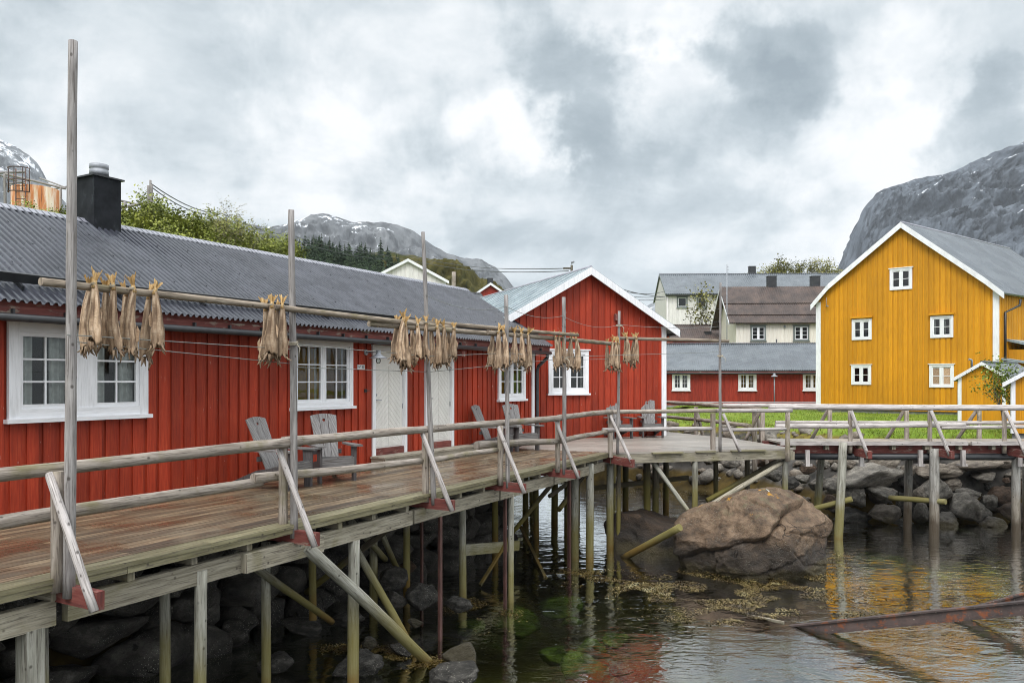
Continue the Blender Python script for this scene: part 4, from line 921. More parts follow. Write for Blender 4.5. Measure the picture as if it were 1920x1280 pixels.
def fish_bodies(seed, L=.5, wd=.075):
    """one hanging headless fish: origin at the tie, hangs along -z, belly groove faces -y"""
    R_ = random.Random(seed); mb = MB(); NS, NA = 18, 20
    ph = R_.uniform(-.4, .4); bx = R_.uniform(-.03, .03); var = R_.random()
    W = [.022+(wd-.022)*min(1, 1.25*(s/NS)**.9)*(1-.10*max(0, s/NS-.75)*4) for s in range(NS+1)]
    b = len(mb.v); jag = [R_.uniform(-.035, .035) for _ in range(NA)]
    for i in range(NS+1):
        s = i/NS; z = -L*s
        cx = bx*math.sin(s*3.1)
        for k in range(NA):
            a = 2*math.pi*k/NA; r = W[i]*.98
            gr = 1-.55*math.exp(-((a-1.5*math.pi-ph*.3)/.42)**2)*min(1, s*2.5)
            gr *= 1+.07*math.cos(5*a+ph*4)+.05*math.sin(9*a+s*4)
            fl = 1+(.12 if i == NS else 0)+.05*math.sin(s*9+a*2)
            zz = z+(jag[k]*(i-NS+4)/4 if i > NS-4 else 0)
            mb.v.append((cx+math.cos(a)*r*gr*fl, math.sin(a)*r*.72*gr*fl, zz))
    for i in range(NS):
        for k in range(NA):
            k2 = (k+1) % NA
            mb.face([b+i*NA+k, b+(i+1)*NA+k, b+(i+1)*NA+k2, b+i*NA+k2], [(k/NA*.4, -i/NS*L), (k/NA*.4, -(i+1)/NS*L), ((k+1)/NA*.4, -(i+1)/NS*L), ((k+1)/NA*.4, -i/NS*L)], var, 0, True)
    # hollow inside: inner ring
    c = len(mb.v)
    for k in range(NA):
        p = mb.v[b+NS*NA+k]; mb.v.append((p[0]*.75, p[1]*.7, p[2]+.015))
    for k in range(NA): mb.v.append((mb.v[c+k][0]*.3, mb.v[c+k][1]*.3, -L+.10))
    for q, w_ in ((b+NS*NA, c), (c, c+NA)):
        for k in range(NA):
            k2 = (k+1) % NA; mb.face([q+k, w_+k, w_+k2, q+k2], [(k/NA, 0), (k/NA, .05), (k/NA+.05, .05), (k/NA+.05, 0)], .1, 0, True)
    # belly flaps and fin stumps at the open end
    for j in range(8):
        a = R_.uniform(0, 6.28); x, y = math.cos(a)*wd*.75, math.sin(a)*wd*.5; ln = R_.uniform(.04, .105); dx, dy = math.cos(a)*R_.uniform(.0, .06), math.sin(a)*R_.uniform(0, .05)
        z0 = -L+R_.uniform(-.005, .03)
        mb.tube([(x, y, z0), (x+dx*.5, y+dy*.5, z0-ln*.6), (x+dx*1.1+R_.uniform(-.02, .02), y+dy, z0-ln)], [R_.uniform(.008, .018), .009, .003], 5, 0, R_.uniform(0, .6))
    for j in range(2):
        z0 = -L*R_.uniform(.35, .75); sx = 1 if j else -1; w0 = wd*(.6+.4*(-z0/L))
        mb.prism([(sx*w0*.8, .0, z0), (sx*(w0+.018), .004, z0-.05), (sx*(w0+.014), .004, z0-.13), (sx*w0*.85, 0, z0-.15)], (0, .005, 0))
    # tail fan, above the tie
    tb = MB(); n = 9; H = R_.uniform(.12, .15); sp = R_.uniform(.7, 1.0); tw = R_.uniform(-.5, .5)
    for k in range(n):
        a0 = -sp/2+sp*k/n; a1 = -sp/2+sp*(k+1)/n; h0 = H*(.72+.35*abs(2*(k/n)-1))*R_.uniform(.85, 1.1); m = .012+.018*abs(2*k/n-1)
        pt = lambda a, h: (math.sin(a)*h+tw*h*.35, -.004+.012*math.sin(a*9)+h*.08, .0+math.cos(a)*h)
        tb.prism([pt(a0*.8, .012), pt(a0-.02, h0*.55), pt(a0+.01, h0*.93), pt(a0+(a1-a0)*.4, h0), pt(a1+.01, h0*.88), pt(a1+.02, h0*.55), pt(a1*.8, .012)], (0, .004, 0))
    tb.tube([(0, 0, -.03), (0, 0, .0), (tw*.01, 0, .035)], [.020, .017, .016], 8)
    return mb.mesh('fish', fish_skin), tb.mesh('tail_fin', fish_fin)
FM = [fish_bodies(11+i*7, .46+.03*(i % 4), .056+.005*(i % 3)) for i in range(8)]
cordmb = MB()
for k in range(3): cordmb.tube([(math.cos(a)*.022, math.sin(a)*.022, k*.008) for a in [i*math.pi/4 for i in range(9)]], .003, 5)
CORDM = cordmb.mesh('cord', rope_mat)
def onbeam(i, u):
    a, b, r0, r1 = BM[i]; k = (u-960)/F; d = b-a; t = (k*a.y-a.x)/(d.x-k*d.y); return a+d*t, d.normalized(), r0+(r1-r0)*t
FI = [0]
def fish_pair(i, u, label, rear=True, scale=1.0, gp=None, front=True, dz=0.0):
    c, d, r = onbeam(i, u); nrm = V((d.y, -d.x, 0)).normalized(); ang = math.atan2(nrm.y, nrm.x)+math.pi/2
    k = FI[0]; FI[0] += 1
    root = thing('stockfish_pair', c+V((0, 0, 0)), label, 'dried fish', gp or 'pairs of stockfish hung from the drying beams'); root.rotation_euler = (0, 0, ang)
    for sgn in ((-1, 1) if rear else (-1,)):
        me, tm = FM[(k*3+(sgn > 0)*2) % 8]
        o = bpy.data.objects.new('fish', me); COL.objects.link(o); o.parent = root
        o.location = (random.uniform(-.012, .012)+(.0 if sgn < 0 else .03), sgn*(r+.028), r*.5+dz+(.0 if sgn < 0 else -.03)); o.rotation_euler = (random.uniform(-.05, .05), random.uniform(-.03, .05)+.02*sgn, -ang+random.uniform(-.35, .35)+(math.pi if random.random() < .35 else 0))
        sc_ = scale*random.uniform(.93, 1.06); o.scale = (sc_, sc_, sc_)
        t = bpy.data.objects.new('tail_fin', tm); COL.objects.link(t); t.parent = o; t.rotation_euler = (-.15, random.uniform(-.3, .3), random.uniform(-.3, .3))
    t = bpy.data.objects.new('cord', CORDM); COL.objects.link(t); t.parent = root; t.location = (.0, -r-.02, r*.5)
G1 = 'first dried fish pair from the left, hanging right beside the tallest pole'
for (i, u, lb, sc_, rr) in [
    (0, 168, G1, 1.0, True), (0, 203, 'second dried fish pair from the left, over the left part of the double window', .95, True), (0, 240, 'third dried fish pair from the left, with its tail bent sideways', 1.0, True), (0, 283, 'fourth dried fish pair from the left, at the right edge of the double window', 1.0, True),
    (0, 501, 'left of the two dried fish pairs beside the second pole', 1.08, True), (0, 522, 'right of the two dried fish pairs, touching the second pole', 1.05, True),
    (0, 750, 'leftmost of the dried fish hanging before the first white door', 1.1, True), (1, 753, 'long front dried fish pair before the first white door', 1.18, False), (1, 776, 'dried fish pair over the right casing of the first white door', 1.0, True), (0, 792, 'dried fish pair just left of the leaning pole', .9, False),
    (1, 813, 'dried fish pair just right of the leaning pole', 1.05, True), (1, 826, 'middle dried fish pair before the second white door', 1.1, False), (1, 844, 'rightmost dried fish pair before the second white door', .95, True),
    (3, 928, 'leftmost dried fish pair before the narrow cabin window', 1.05, True), (3, 938, 'second dried fish pair left of the fourth pole', 1.0, False), (1, 959, 'dried fish pair just right of the fourth pole', 1.0, False), (1, 971, 'middle dried fish pair right of the fourth pole', 1.05, False), (1, 984, 'last dried fish pair right of the fourth pole', 1.05, True),
    (3, 1035, 'leftmost dried fish pair before the cottage window', 1.05, False), (3, 1042, 'dried fish pair over the left sash of the cottage window', 1.1, False), (3, 1050, 'dried fish pair touching the cottage window pole from the left', 1.0, False), (3, 1064, 'dried fish pair touching the cottage window pole from the right', 1.0, False), (3, 1075, 'rightmost dried fish pair before the cottage window', 1.05, True),
    (3, 1143, 'leftmost dried fish pair on the bare cottage wall', 1.0, True), (3, 1149, 'middle dried fish pair left of the sixth pole', 1.15, False), (3, 1155, 'dried fish pair touching the sixth pole', 1.1, False), (4, 1173, 'dried fish pair just right of the sixth pole', 1.1, True), (4, 1190, 'last dried fish pair on the right end beam', 1.15, True)]:
    fish_pair(i, u, lb, rr, sc_)

# thin wires between the poles
def wire(lb, pts, r=.0045, sag=.0, mat=None, nm='wire', cat='wire', gp='thin wires strung between the rack poles'):
    pts = [V(p) for p in pts]; out = []
    for a, b in zip(pts, pts[1:]):
        n = 10 if sag else 1
        for i in range(n): t = i/n; q = a.lerp(b, t); q.z -= sag*4*t*(1-t); out.append(q)
    out.append(pts[-1]); mb = MB(); mb.tube(out, r, 5, sm=True); o = mb.build(nm, mat or wire_metal); return tag(o, lb, cat, gp)
def pw_(i, v): return P(0, v, PT[i][0].y) 
def zp(i, v, off=(0, -.06)):
    z = EYE-(v-HV)/F*PT[i][0].y; return at(i, z, off)
wire('upper wire running behind the fish between the first two poles', [zp(0, 628), zp(1, 655)])
wire('lower slanting wire between the first two poles', [zp(0, 640, (0, .06)), zp(1, 682, (0, .06))])
wire('wire slanting down from the second pole across the wall lamp to the leaning pole', [zp(1, 645), zp(2, 668)])
wire('wire crossing just below the number plate from the second pole', [zp(1, 688, (0, .06)), zp(2, 697, (0, .06))])
wire('wire from the leaning pole to the narrow window pole at fish height', [zp(2, 668), zp(3, 662)])
wire('lower wire rising from the leaning pole towards the cottage window pole', [zp(2, 697, (0, .07)), zp(4, 672, (0, .07))])
wire('wire between the narrow window pole and the cottage window pole', [zp(3, 662), zp(4, 670)])
wire('upper of the two wires crossing the cottage wall to the platform pole', [zp(4, 669), zp(6, 660)])
wire('lower of the two wires crossing the cottage wall to the sixth pole', [zp(4, 675, (0, .06)), zp(5, 672, (0, .06))])
wire('high sagging wire over the dark roof corner between leaning pole and fourth pole', [zp(2, 553), zp(3, 575)], sag=.12)
wire('high sagging wire on the cottage wall between fourth and fifth poles', [zp(3, 575), zp(4, 592)], sag=.1)
wire('high sagging wire between fifth and sixth poles on the cottage wall', [zp(4, 594), zp(5, 609)], sag=.12)
wire('nearly level high wire from the sixth pole to the platform pole', [zp(5, 609), zp(6, 612)], sag=.05)
for k, (i, v) in enumerate(((1, 645), (4, 672), (5, 611), (6, 668))):
    c = zp(i, v, (0, 0)); mb = MB()
    for q in range(3): mb.tube([c+V((math.cos(a)*.062, math.sin(a)*.062, q*.012+.01*math.sin(a))) for a in [j*math.pi/5 for j in range(11)]], .006, 5)
    mb.tube([c+V((.06, -.03, 0)), c+V((.10, -.06, -.05)), c+V((.09, -.07, -.14))], .006, 5)
    tag(mb.build('rope_tie', rope_mat), ['rope tie round the second pole', 'rope tie round the cottage window pole', 'white rope tie high on the sixth pole', 'white rope tie on the platform pole'][k], 'rope', 'rope ties on the poles')

# ------------------------------------------------------------------ chairs
def board(mb, pts, th, mi=0): mb.prism(pts, th, mi)
def make_chair():
    root = thing('garden_chair', (0, 0, 0), 'x', 'chair')
    # facing -y; width along x; origin on the deck
    Wd = .56
    for s in (-1, 1):
        x = s*(Wd/2-.0)
        mb = MB(); mb.hexa([(x-.02, -.30, 0), (x+.02, -.30, 0), (x+.02, -.18, 0), (x-.02, -.18, 0), (x-.02, -.32, .555), (x+.02, -.32, .555), (x+.02, -.15, .555), (x-.02, -.15, .555)]); mb.build('front_leg', chair_dark, root)
        x2 = s*(Wd/2-.045); mb = MB()
        mb.prism([(x2-.018, -.31, .37), (x2-.018, -.31, .24), (x2-.018, .60, .0), (x2-.018, .74, .0), (x2-.018, .72, .10), (x2-.018, .30, .27)], (.036, 0, 0)); mb.build('side_rail', chair_dark, root)
        mb = MB(); xa = s*(Wd/2+.015)
        mb.prism([(xa-.075, -.40, .557), (xa+.075, -.40, .557), (xa+.08, -.15, .557), (xa+.03, .32, .557), (xa-.035, .32, .557), (xa-.07, -.1, .557)], (0, 0, .028)); mb.build('armrest', chair_wood, root)
    mb = MB(); mb.abox((-Wd/2+.021, -.315, .22), (Wd/2-.021, -.29, .385)); mb.build('apron', chair_wood, root)
    mb = MB()
    for k in range(5):
        y = -.28+k*.1; z = .385-k*.028; mb.box((-Wd/2+.03, y, z), (Wd-.06, 0, 0), (0, .085, -.024), (0, 0, .022))
    mb.build('seat', chair_wood, root)
    # back of three boards, leaning
    rk = math.radians(24); y0, z0 = .17, .27; L = .86
    def bp(x, l, o=0): return (x, y0+math.sin(rk)*l+math.cos(rk)*o, z0+math.cos(rk)*l-math.sin(rk)*o)
    b0, b1 = .165, .225
    top = lambda x: L-.35*x*x*2.2
    for k in range(3):
        f0, f1 = (-1+k*2/3+.02), (-1+(k+1)*2/3-.02)
        pts = [bp(f0*b0, 0), bp(f1*b0, 0)]
        for j in range(7): f = f1+(f0-f1)*j/6; pts.append(bp(f*b1, top(f*b1)))
        nrm = V(bp(0, 0, 1))-V(bp(0, 0, 0))
        if k != 1:
            mb = MB(); mb.prism(pts, nrm*.024); mb.build('back_slat', chair_wood, root)
        else:
            bm = bmesh.new(); vs = [bm.verts.new(p) for p in pts]; es = [bm.edges.new((vs[i], vs[(i+1) % len(vs)])) for i in range(len(vs))]
            hv = [bm.verts.new(bp(.026*math.cos(a), L-.115+.026*math.sin(a))) for a in [i*math.pi/8 for i in range(16)]]
            es += [bm.edges.new((hv[i], hv[(i+1) % 16])) for i in range(16)]
            bmesh.ops.triangle_fill(bm, use_beauty=True, edges=es)
            ex = bmesh.ops.extrude_face_region(bm, geom=bm.faces[:])
            bmesh.ops.translate(bm, vec=nrm*.024, verts=[e for e in ex['geom'] if isinstance(e, bmesh.types.BMVert)])
            bmesh.ops.recalc_face_normals(bm, faces=bm.faces[:])
            uvl = bm.loops.layers.uv.new('UVMap')
            for f in bm.faces:
                for l in f.loops: l[uvl].uv = (l.vert.co.x+3.3, l.vert.co.z+l.vert.co.y+7)
            me = bpy.data.meshes.new('back_slat'); bm.to_mesh(me); bm.free(); at_ = me.attributes.new('var', 'FLOAT', 'FACE'); at_.data.foreach_set('value', np.full(len(me.polygons), .6, dtype=np.float32))
            me.materials.append(chair_wood); o = bpy.data.objects.new('back_slat', me); COL.objects.link(o); o.parent = root
    mb = MB(); q = bp(0, .20, .026); mb.box((-.24, q[1], q[2]-.04), (.48, 0, 0), (0, .03, 0), (0, 0, .07)); mb.build('back_brace', chair_dark, root)
    return root
ch0 = make_chair()
def copy_tree(o, parent=None):
    c = o.copy(); COL.objects.link(c)
    if parent: c.parent = parent
    for k in list(o.children): copy_tree(k, c)
    return c
def chair_at(c, face, label, first=False):
    o = ch0 if first else copy_tree(ch0)
    o.location = (c[0], c[1], .002); o.rotation_euler = (0, 0, math.atan2(face[1], face[0])+math.pi/2)
    tag(o, label, 'chair', 'slatted wooden deck chairs on the boardwalk')
chair_at((-3.42, 11.98), (.93, -.36), 'grey wooden deck chair partly behind the second pole, seen from its side', True)
chair_at((-2.90, 12.92), (.50, -.87), 'grey wooden deck chair under the window right of the second pole, facing forward')
chair_at((-.36, 18.0), (.93, -.36), 'grey wooden deck chair half hidden by the fourth pole, seen from its side')
chair_at((.22, 18.55), (.52, -.85), 'grey wooden deck chair under the narrow cabin window, right of the fourth pole')
chair_at((2.98, 22.35), (.28, -.96), 'grey wooden deck chair half hidden by the sixth pole at the cottage wall')
chair_at((3.95, 22.75), (.05, -1), 'grey wooden deck chair at the right corner of the cottage')
# ------------------------------------------------------------------ platform at the end of the boardwalk
A_ = ED.p(S1e+.02, 0, 0); B_ = P(1486, HV, 19.1); C_ = P(1376, HV, 22.2); D_ = P(1250, HV, 25.2); A_.z = B_.z = C_.z = D_.z = 0
E_ = V((-.3, 21.9, 0)); F_ = ED.p(S1e+.02, -3.6, 0)
plat = thing('platform', (A_+C_)/2, 'grey plank platform before the gable cottage, ending in a corner over the water', 'platform')
poly = [A_, B_, C_, D_, E_, F_]
fd = (B_-A_).normalized(); fn = V((-fd.y, fd.x, 0))
mb = MB(); k = 0
while k < 62:
    y0, y1 = k*.122, k*.122+.116; ym = (y0+y1)/2; xs = []
    for p, q in zip(poly, poly[1:]+poly[:1]):
        a, b = (p-A_).dot(fn), (q-A_).dot(fn)
        if (a-ym)*(b-ym) < 0:
            t = (ym-a)/(b-a); xs.append((p.lerp(q, t)-A_).dot(fd))
    k += 1
    if len(xs) < 2: continue
    lo, hi = min(xs), max(xs); t = lo
    while t < hi:
        e = min(t+random.uniform(2.2, 4), hi); jx = random.uniform(0, .06) if e == hi else 0
        mb.box(A_+fd*t+fn*y0+V((0, 0, -.042)), fd*(e-.004-t+jx), fn*.116, (0, 0, .042+random.uniform(-.001, .003))); t = e
mb.build('deck', greydeck_wood, plat)
mb = MB(); mb.box(A_-fn*.02+V((0, 0, -.25)), fd*(B_-A_).length, fn*.07, (0, 0, .20)); mb.build('front_beam', timber_wood, plat)
mb = MB()
for a, l, o in ((1.0, .75, .10), (2.1, .5, .06), (3.0, .9, .08)): mb.box(A_+fd*a-fn*o+V((0, 0, -.046)), fd*l, fn*.14, (0, 0, .030))
mb.build('loose_planks', edge_wood, plat)
for i in range(5):
    mb = MB(); q = A_+fd*(.5+i*1.0)+fn*.08; mb.box(q+V((0, 0, -.21)), fd*.08, fn*3.2, (0, 0, .16)); mb.build('joist', timber_wood, plat)
mb = MB(); mb.box(B_-fd*.18-fn*.03+V((0, 0, -.28)), fd*.22, fn*.22, (0, 0, .2)); mb.build('corner_block', timber_wood, plat)
def onPL(u, o):
    fr = Fr(A_, fd, -fn); t = fr.t(u, -o); q = fr.p(t, -o); return q
for u, o, r, m, zt in ((1213, 1.2, .085, darkpile_wood, -.22), (1229, 1.5, .08, darkpile_wood, -.22), (1303, .05, .068, pile_wood, -.25), (1342, 1.4, .06, darkpile_wood, -.22), (1401, .9, .065, darkpile_wood, -.22), (1472, .1, .07, pile_wood, -.27), (1160, .5, .05, darkpile_wood, -.22)):
    q = onPL(u, o); mb = MB(); mb.log((q.x, q.y, -3.0), (q.x, q.y, zt), r, r, 12, .005, wob=.02); mb.build('pile', m, plat)
def dg2(a, b, r, mat): mb = MB(); mb.log(a, b, r, r, 10, .006, wob=.03); return mb.build('brace', mat, plat)
dg2(onPL(1224, .2)+V((0, 0, -.25)), P(1298, 968, 18.0), .05, pile_wood)
dg2(onPL(1467, .15)+V((0, 0, -.35)), P(1335, 945, 18.3), .06, timber_wood); dg2(onPL(1462, .6)+V((0, 0, -.32)), P(1325, 938, 19.0), .055, darkpile_wood)
dg2(PZ(1168, 1046, -2.28), P(1275, 988, 16.2), .075, pile_wood)['label'] = 'yellow green log leaning against the boulder'
mb = MB(); mb.bar(P(1110, 915, 21), P(1290, 895, 22), .1, .12); mb.build('cross_beam', darkpile_wood, plat)

# ------------------------------------------------------------------ right walkway
wk = thing('walkway', (12, 20.4, .07), 'pale narrow log railed walkway crossing in front of the yellow house', 'walkway')
YF, YK, ZK = 19.75, 21.25, .07
mb = MB(); x = 6.75
while x < 27:
    mb.abox((x, YF+random.uniform(-.02, .02), ZK-.045), (x+.118, YK+random.uniform(-.02, .02), ZK+random.uniform(-.002, .002))); x += .124
mb.build('deck', greydeck_wood, wk)
mb = MB()
for a, b in ((6.6, 11.2), (11.3, 15.6), (15.7, 21), (21.1, 27)): mb.abox((a, YF-.11, ZK-.05), (b, YF-.03, ZK+.045))
mb.build('edge_log', palerail_wood, wk)
for y in (YF+.1, YK-.2):
    mb = MB(); mb.abox((6.6, y, ZK-.26), (27, y+.07, ZK-.05)); mb.build('stringer', red_timber, wk)
x = 6.9
while x < 26:
    mb = MB(); mb.abox((x, YF-.05, ZK-.16), (x+.09, YK, ZK-.052)); mb.build('joist', timber_wood, wk); x += .82
for u in (1514, 1615, 1726, 1806, 1912):
    q = P(u, HV, YF-.06); mb = MB(); mb.abox((q.x-.05, q.y-.03, -.50), (q.x+.05, q.y+.04, -.10)); mb.abox((q.x-.05, q.y+.041, -.50), (q.x+.14, q.y+.25, -.45)); mb.build('pipe_hanger', palerail_wood, wk)
mb = MB(); mb.tube([(6.4, YF+.10, -.27), (12, YF+.10, -.28), (18, YF+.10, -.26), (27, YF+.1, -.28)], .085, 12); mb.build('pipe', black_metal, wk)
for u, Y, r, zt, lean in ((1581, YF-.12, .105, .10, (-.18, -.05)), (1752, YF-.08, .115, -.06, (-.02, 0)), (1541, YK-.1, .095, -.2, (-.22, 0)), (1704, YK-.2, .10, -.25, (-.05, 0)), (1905, YF+.1, .1, -.2, (0, 0)), (1925, YK, .1, -.2, (0, 0))):
    q = P(u, HV, Y); mb = MB(); mb.log((q.x+lean[0], q.y+lean[1], -3.0), (q.x, q.y, zt), r*1.05, r*.95, 12, .004, wob=.03); mb.build('pile', pile_wood if u in (1581, 1541) else grey_pile, wk)
q = P(1588, HV, YF+.1); mb = MB(); mb.log((q.x, q.y-.3, -1.28), (q.x-1.6, q.y+.6, -1.9), .07, .07, 10); mb.build('cross_log', pile_wood, wk)
q = P(1765, HV, YF-.1); mb = MB(); mb.log((q.x, q.y-.2, -1.33), (q.x-.85, q.y+.9, -1.40), .07, .07, 10); mb.build('cross_log', pile_wood, wk)
WRZ, WLZ = .925, .50
def wrail(a, b, r, nm): mb = MB(); mb.log(a, b, r, r*.92, 12, .004, wob=.03); mb.build(nm, palerail_wood, wk)
wrail((6.35, YF+.02, WRZ+.02), (15.5, YF, WRZ), .056, 'top_rail'); wrail((15.0, YF+.05, WRZ+.0), (27, YF, WRZ), .062, 'top_rail')
wrail((6.5, YF+.0, WLZ-.02), (11.2, YF+.03, WLZ+.02), .062, 'lower_rail'); wrail((10.6, YF+.02, WLZ-.05), (16.4, YF, WLZ+.02), .048, 'lower_rail'); wrail((15.9, YF, WLZ), (27, YF, WLZ), .05, 'lower_rail')
wrail((5.6, YK, WRZ+.03), (15, YK, WRZ), .048, 'top_rail'); wrail((14.6, YK, WRZ), (27, YK, WRZ), .048, 'top_rail'); wrail((7.0, YK, WLZ), (15, YK, WLZ), .05, 'lower_rail'); wrail((14.6, YK, WLZ+.06), (27, YK, WLZ), .05, 'lower_rail')
for u in (1594, 1743.5, 1883):
    q = P(u, HV, YF-.01); mb = MB(); mb.log((q.x, q.y, -.18), (q.x, q.y, WRZ-.05), .056, .054, 10, .003, wob=.03); mb.build('rail_post', rail_wood, wk)
    mb = MB(); mb.log((q.x-.0, q.y-.06, WRZ-.06), (q.x+.20, q.y-.55, -.20), .042, .046, 10, .004, wob=.03); mb.build('rail_brace', palerail_wood, wk)
    mb = MB(); mb.bar((q.x+.22, q.y-.62, -.17), (q.x+.12, q.y+.6, -.13), .1, .18); mb.build('outrigger', red_timber, wk)
for u in (1556, 1700, 1836, 1430):
    q = P(u, HV, YK+.02); mb = MB(); mb.log((q.x, q.y, -.15), (q.x, q.y, WRZ-.05), .062, .058, 10, .003, wob=.03); mb.build('rail_post', rail_wood, wk)
    mb = MB(); mb.log((q.x-.03, q.y+.06, WRZ-.1), (q.x-.32, q.y+.55, -.05), .045, .05, 10, .004, wob=.03); mb.build('rail_brace', rail_wood, wk)
# railing going back along the cove
pr = thing('path_railing', P(1305, HV, 25), 'log railing running back along the lawn edge behind the platform', 'railing')
ra, rb_, rc_ = V((6.1, 21.4, .93)), V((5.9, 24.6, .80)), V((5.6, 30.2, .72))
ra, rb_, rc_ = P(1424, 765, 21.6), P(1306, 757, 25.5), P(1236, 752.5, 29.5)
la, lb_, lc_ = P(1406, 798, 21.6), P(1306, 786, 25.5), P(1236, 780, 29.5)
for a, b in ((ra, rb_), (rb_, rc_)): mb = MB(); mb.log(a, b, .065, .06, 10, .006, wob=.03); mb.build('top_rail', rail_wood, pr)
for a, b in ((la, lb_), (lb_, lc_)): mb = MB(); mb.log(a, b, .06, .055, 10, .006, wob=.03); mb.build('lower_rail', rail_wood, pr)
for u, v, Y in ((1415, 822, 22), (1305, 806, 25.5), (1240, 800, 29.5)):
    q = P(u, HV, Y); mb = MB(); mb.log((q.x, q.y, -1.0), (q.x, q.y, P(0, 762, Y).z), .07, .065, 10, .003, wob=.03); mb.build('rail_post', rail_wood, pr)
    mb = MB(); mb.log((q.x+.05, q.y, P(0, 775, Y).z), (q.x+.45, q.y+.2, -.9), .05, .05, 10, .003, wob=.03); mb.build('rail_brace', rail_wood, pr)

# ------------------------------------------------------------------ ground and seabed
LAND_R = [(70, 23.7), (12.4, 23.7), (10.9, 24.3), (10.0, 27), (9.2, 29.8), (6.5, 31.5), (4.2, 33), (3.9, 45), (4.2, 95), (110, 95), (110, 23.7)]
w_ = lambda t, o=0: tuple(LH.p(t, o))[:2]
LAND_L = [w_(-13, -1.9), w_(3.6, -1.9), w_(4.6, -3.2), (-3.0, 26), (-3.6, 45), (-3.6, 95), (-110, 95), (-110, -10), (-16, -10)]
def sdist(px, py, poly):
    d = np.full(px.shape, 1e9); ins = np.zeros(px.shape, bool); n = len(poly)
    for i in range(n):
        ax, ay = poly[i]; bx, by = poly[(i+1) % n]
        ex, ey = bx-ax, by-ay; t = np.clip(((px-ax)*ex+(py-ay)*ey)/(ex*ex+ey*ey), 0, 1)
        d = np.minimum(d, np.hypot(px-ax-t*ex, py-ay-t*ey))
        c = ((ay > py) != (by > py)) & (px < (bx-ax)*(py-ay)/((by-ay) if by != ay else 1e-9)+ax); ins ^= c
    return np.where(ins, d, -d)
def gheight(px, py):
    px = np.asarray(px, float); py = np.asarray(py, float)
    sr = sdist(px, py, LAND_R); sl = sdist(px, py, LAND_L)
    def prof(s, wd, z0): t = np.clip((s+wd)/wd, 0, 1); return -3.3+(3.3+z0)*(t*t*(3-2*t))
    wr = np.where(px < 9.8, 4.2, 2.3)
    zr = prof(sr, wr, np.where(px > 9.8, .04, -.05))+np.clip((py-52)/23, 0, 1.6)*2.6*(sr > 0)+np.clip(sr-1, 0, 10)*.012
    q = -((px+2.68)*.868-(py-15.29)*.497)
    zl = prof(sl, 2.6, -.25)+np.clip(q-5.5, 0, 26)*.27*(sl > 0)*np.clip(sl/4, 0, 1)
    return np.maximum(zr, zl)
def gh(x, y): return float(gheight(np.array([x]), np.array([y]))[0])
def axis(a, b, fine0, fine1, ds, dc):
    r = list(np.arange(a, fine0, dc))+list(np.arange(fine0, fine1, ds))+list(np.arange(fine1, b+dc, dc)); return np.array(r)
xs = axis(-110, 110, -14, 26, .3, 3.0); ys = axis(-10, 95, 2, 40, .3, 3.0)
XX, YY = np.meshgrid(xs, ys, indexing='ij'); ZZ = gheight(XX, YY)
nz = np.array([MN.fractal(V((x*.9, y*.9, 3.1)), .8, 2.1, 4) for x, y in zip(XX.ravel(), YY.ravel())]).reshape(XX.shape)
amp = np.where(ZZ < -.3, .28, .04); ZZ = ZZ+nz*amp
mb = MB(); nxs, nys = len(xs), len(ys)
me = bpy.data.meshes.new('ground')
idx = np.arange(nxs*nys).reshape(nxs, nys)
fc = np.stack([idx[:-1, :-1], idx[1:, :-1], idx[1:, 1:], idx[:-1, 1:]], -1).reshape(-1, 4)
me.from_pydata(np.stack([XX, YY, ZZ], -1).reshape(-1, 3).tolist(), [], fc.tolist()); me.polygons.foreach_set('use_smooth', np.ones(len(fc), bool))
def ex_ground(c):
    g = c['g']; p = c['geo'].outputs['Position']; z = g.n('ShaderNodeSeparateXYZ', Vector=p).outputs[2]
    n1, n2 = g.noise(p, .35, 4), g.noise(p, 2.2, 5)
    gr = g.ramp(g.math('ADD', g.math('MULTIPLY', n2, .6), g.math('MULTIPLY', n1, .4)), [(.35, (.08, .12, .012)), (.5, (.145, .215, .02)), (.65, (.22, .245, .04))])
    moss = g.ramp(n2, [(.3, (.06, .05, .015)), (.5, (.17, .13, .025)), (.7, (.12, .15, .02))])
    bed = g.ramp(n2, [(.3, (.030, .024, .014)), (.5, (.075, .058, .025)), (.7, (.12, .105, .045))])
    n3 = g.noise(p, .55, 5, .6); bed = g.mix(g.rng(n3, .55, .70, 0, .6), bed, (.05, .08, .016))
    zz = g.math('ADD', z, g.math('MULTIPLY', g.math('SUBTRACT', n2, .5), .35))
    shore = g.ramp(n2, [(.3, (.025, .024, .022)), (.7, (.11, .10, .09))])
    col = g.mix(g.rng(zz, -2.3, -1.9), bed, shore); weed = g.ramp(n2, [(.3, (.03, .022, .009)), (.7, (.12, .08, .02))])
    col = g.mix(g.math('MULTIPLY', g.rng(zz, -2.35, -2.15), g.rng(zz, -1.55, -1.75)), col, weed)
    col = g.mix(g.rng(zz, -.42, -.25), col, moss); col = g.mix(g.rng(zz, -.20, -.06), col, gr); c['col'] = col
ground_mat = surf('ground', [(0, (.1, .1, .1)), (1, (.2, .2, .2))], coord='Pos', scale=(3, 3, 3), detail=8, rough=.9, bump=.6, bdist=.06, varamt=0, spec=.2, extra=ex_ground)
me.materials.append(ground_mat); go = bpy.data.objects.new('ground', me); COL.objects.link(go); go['kind'] = 'structure'

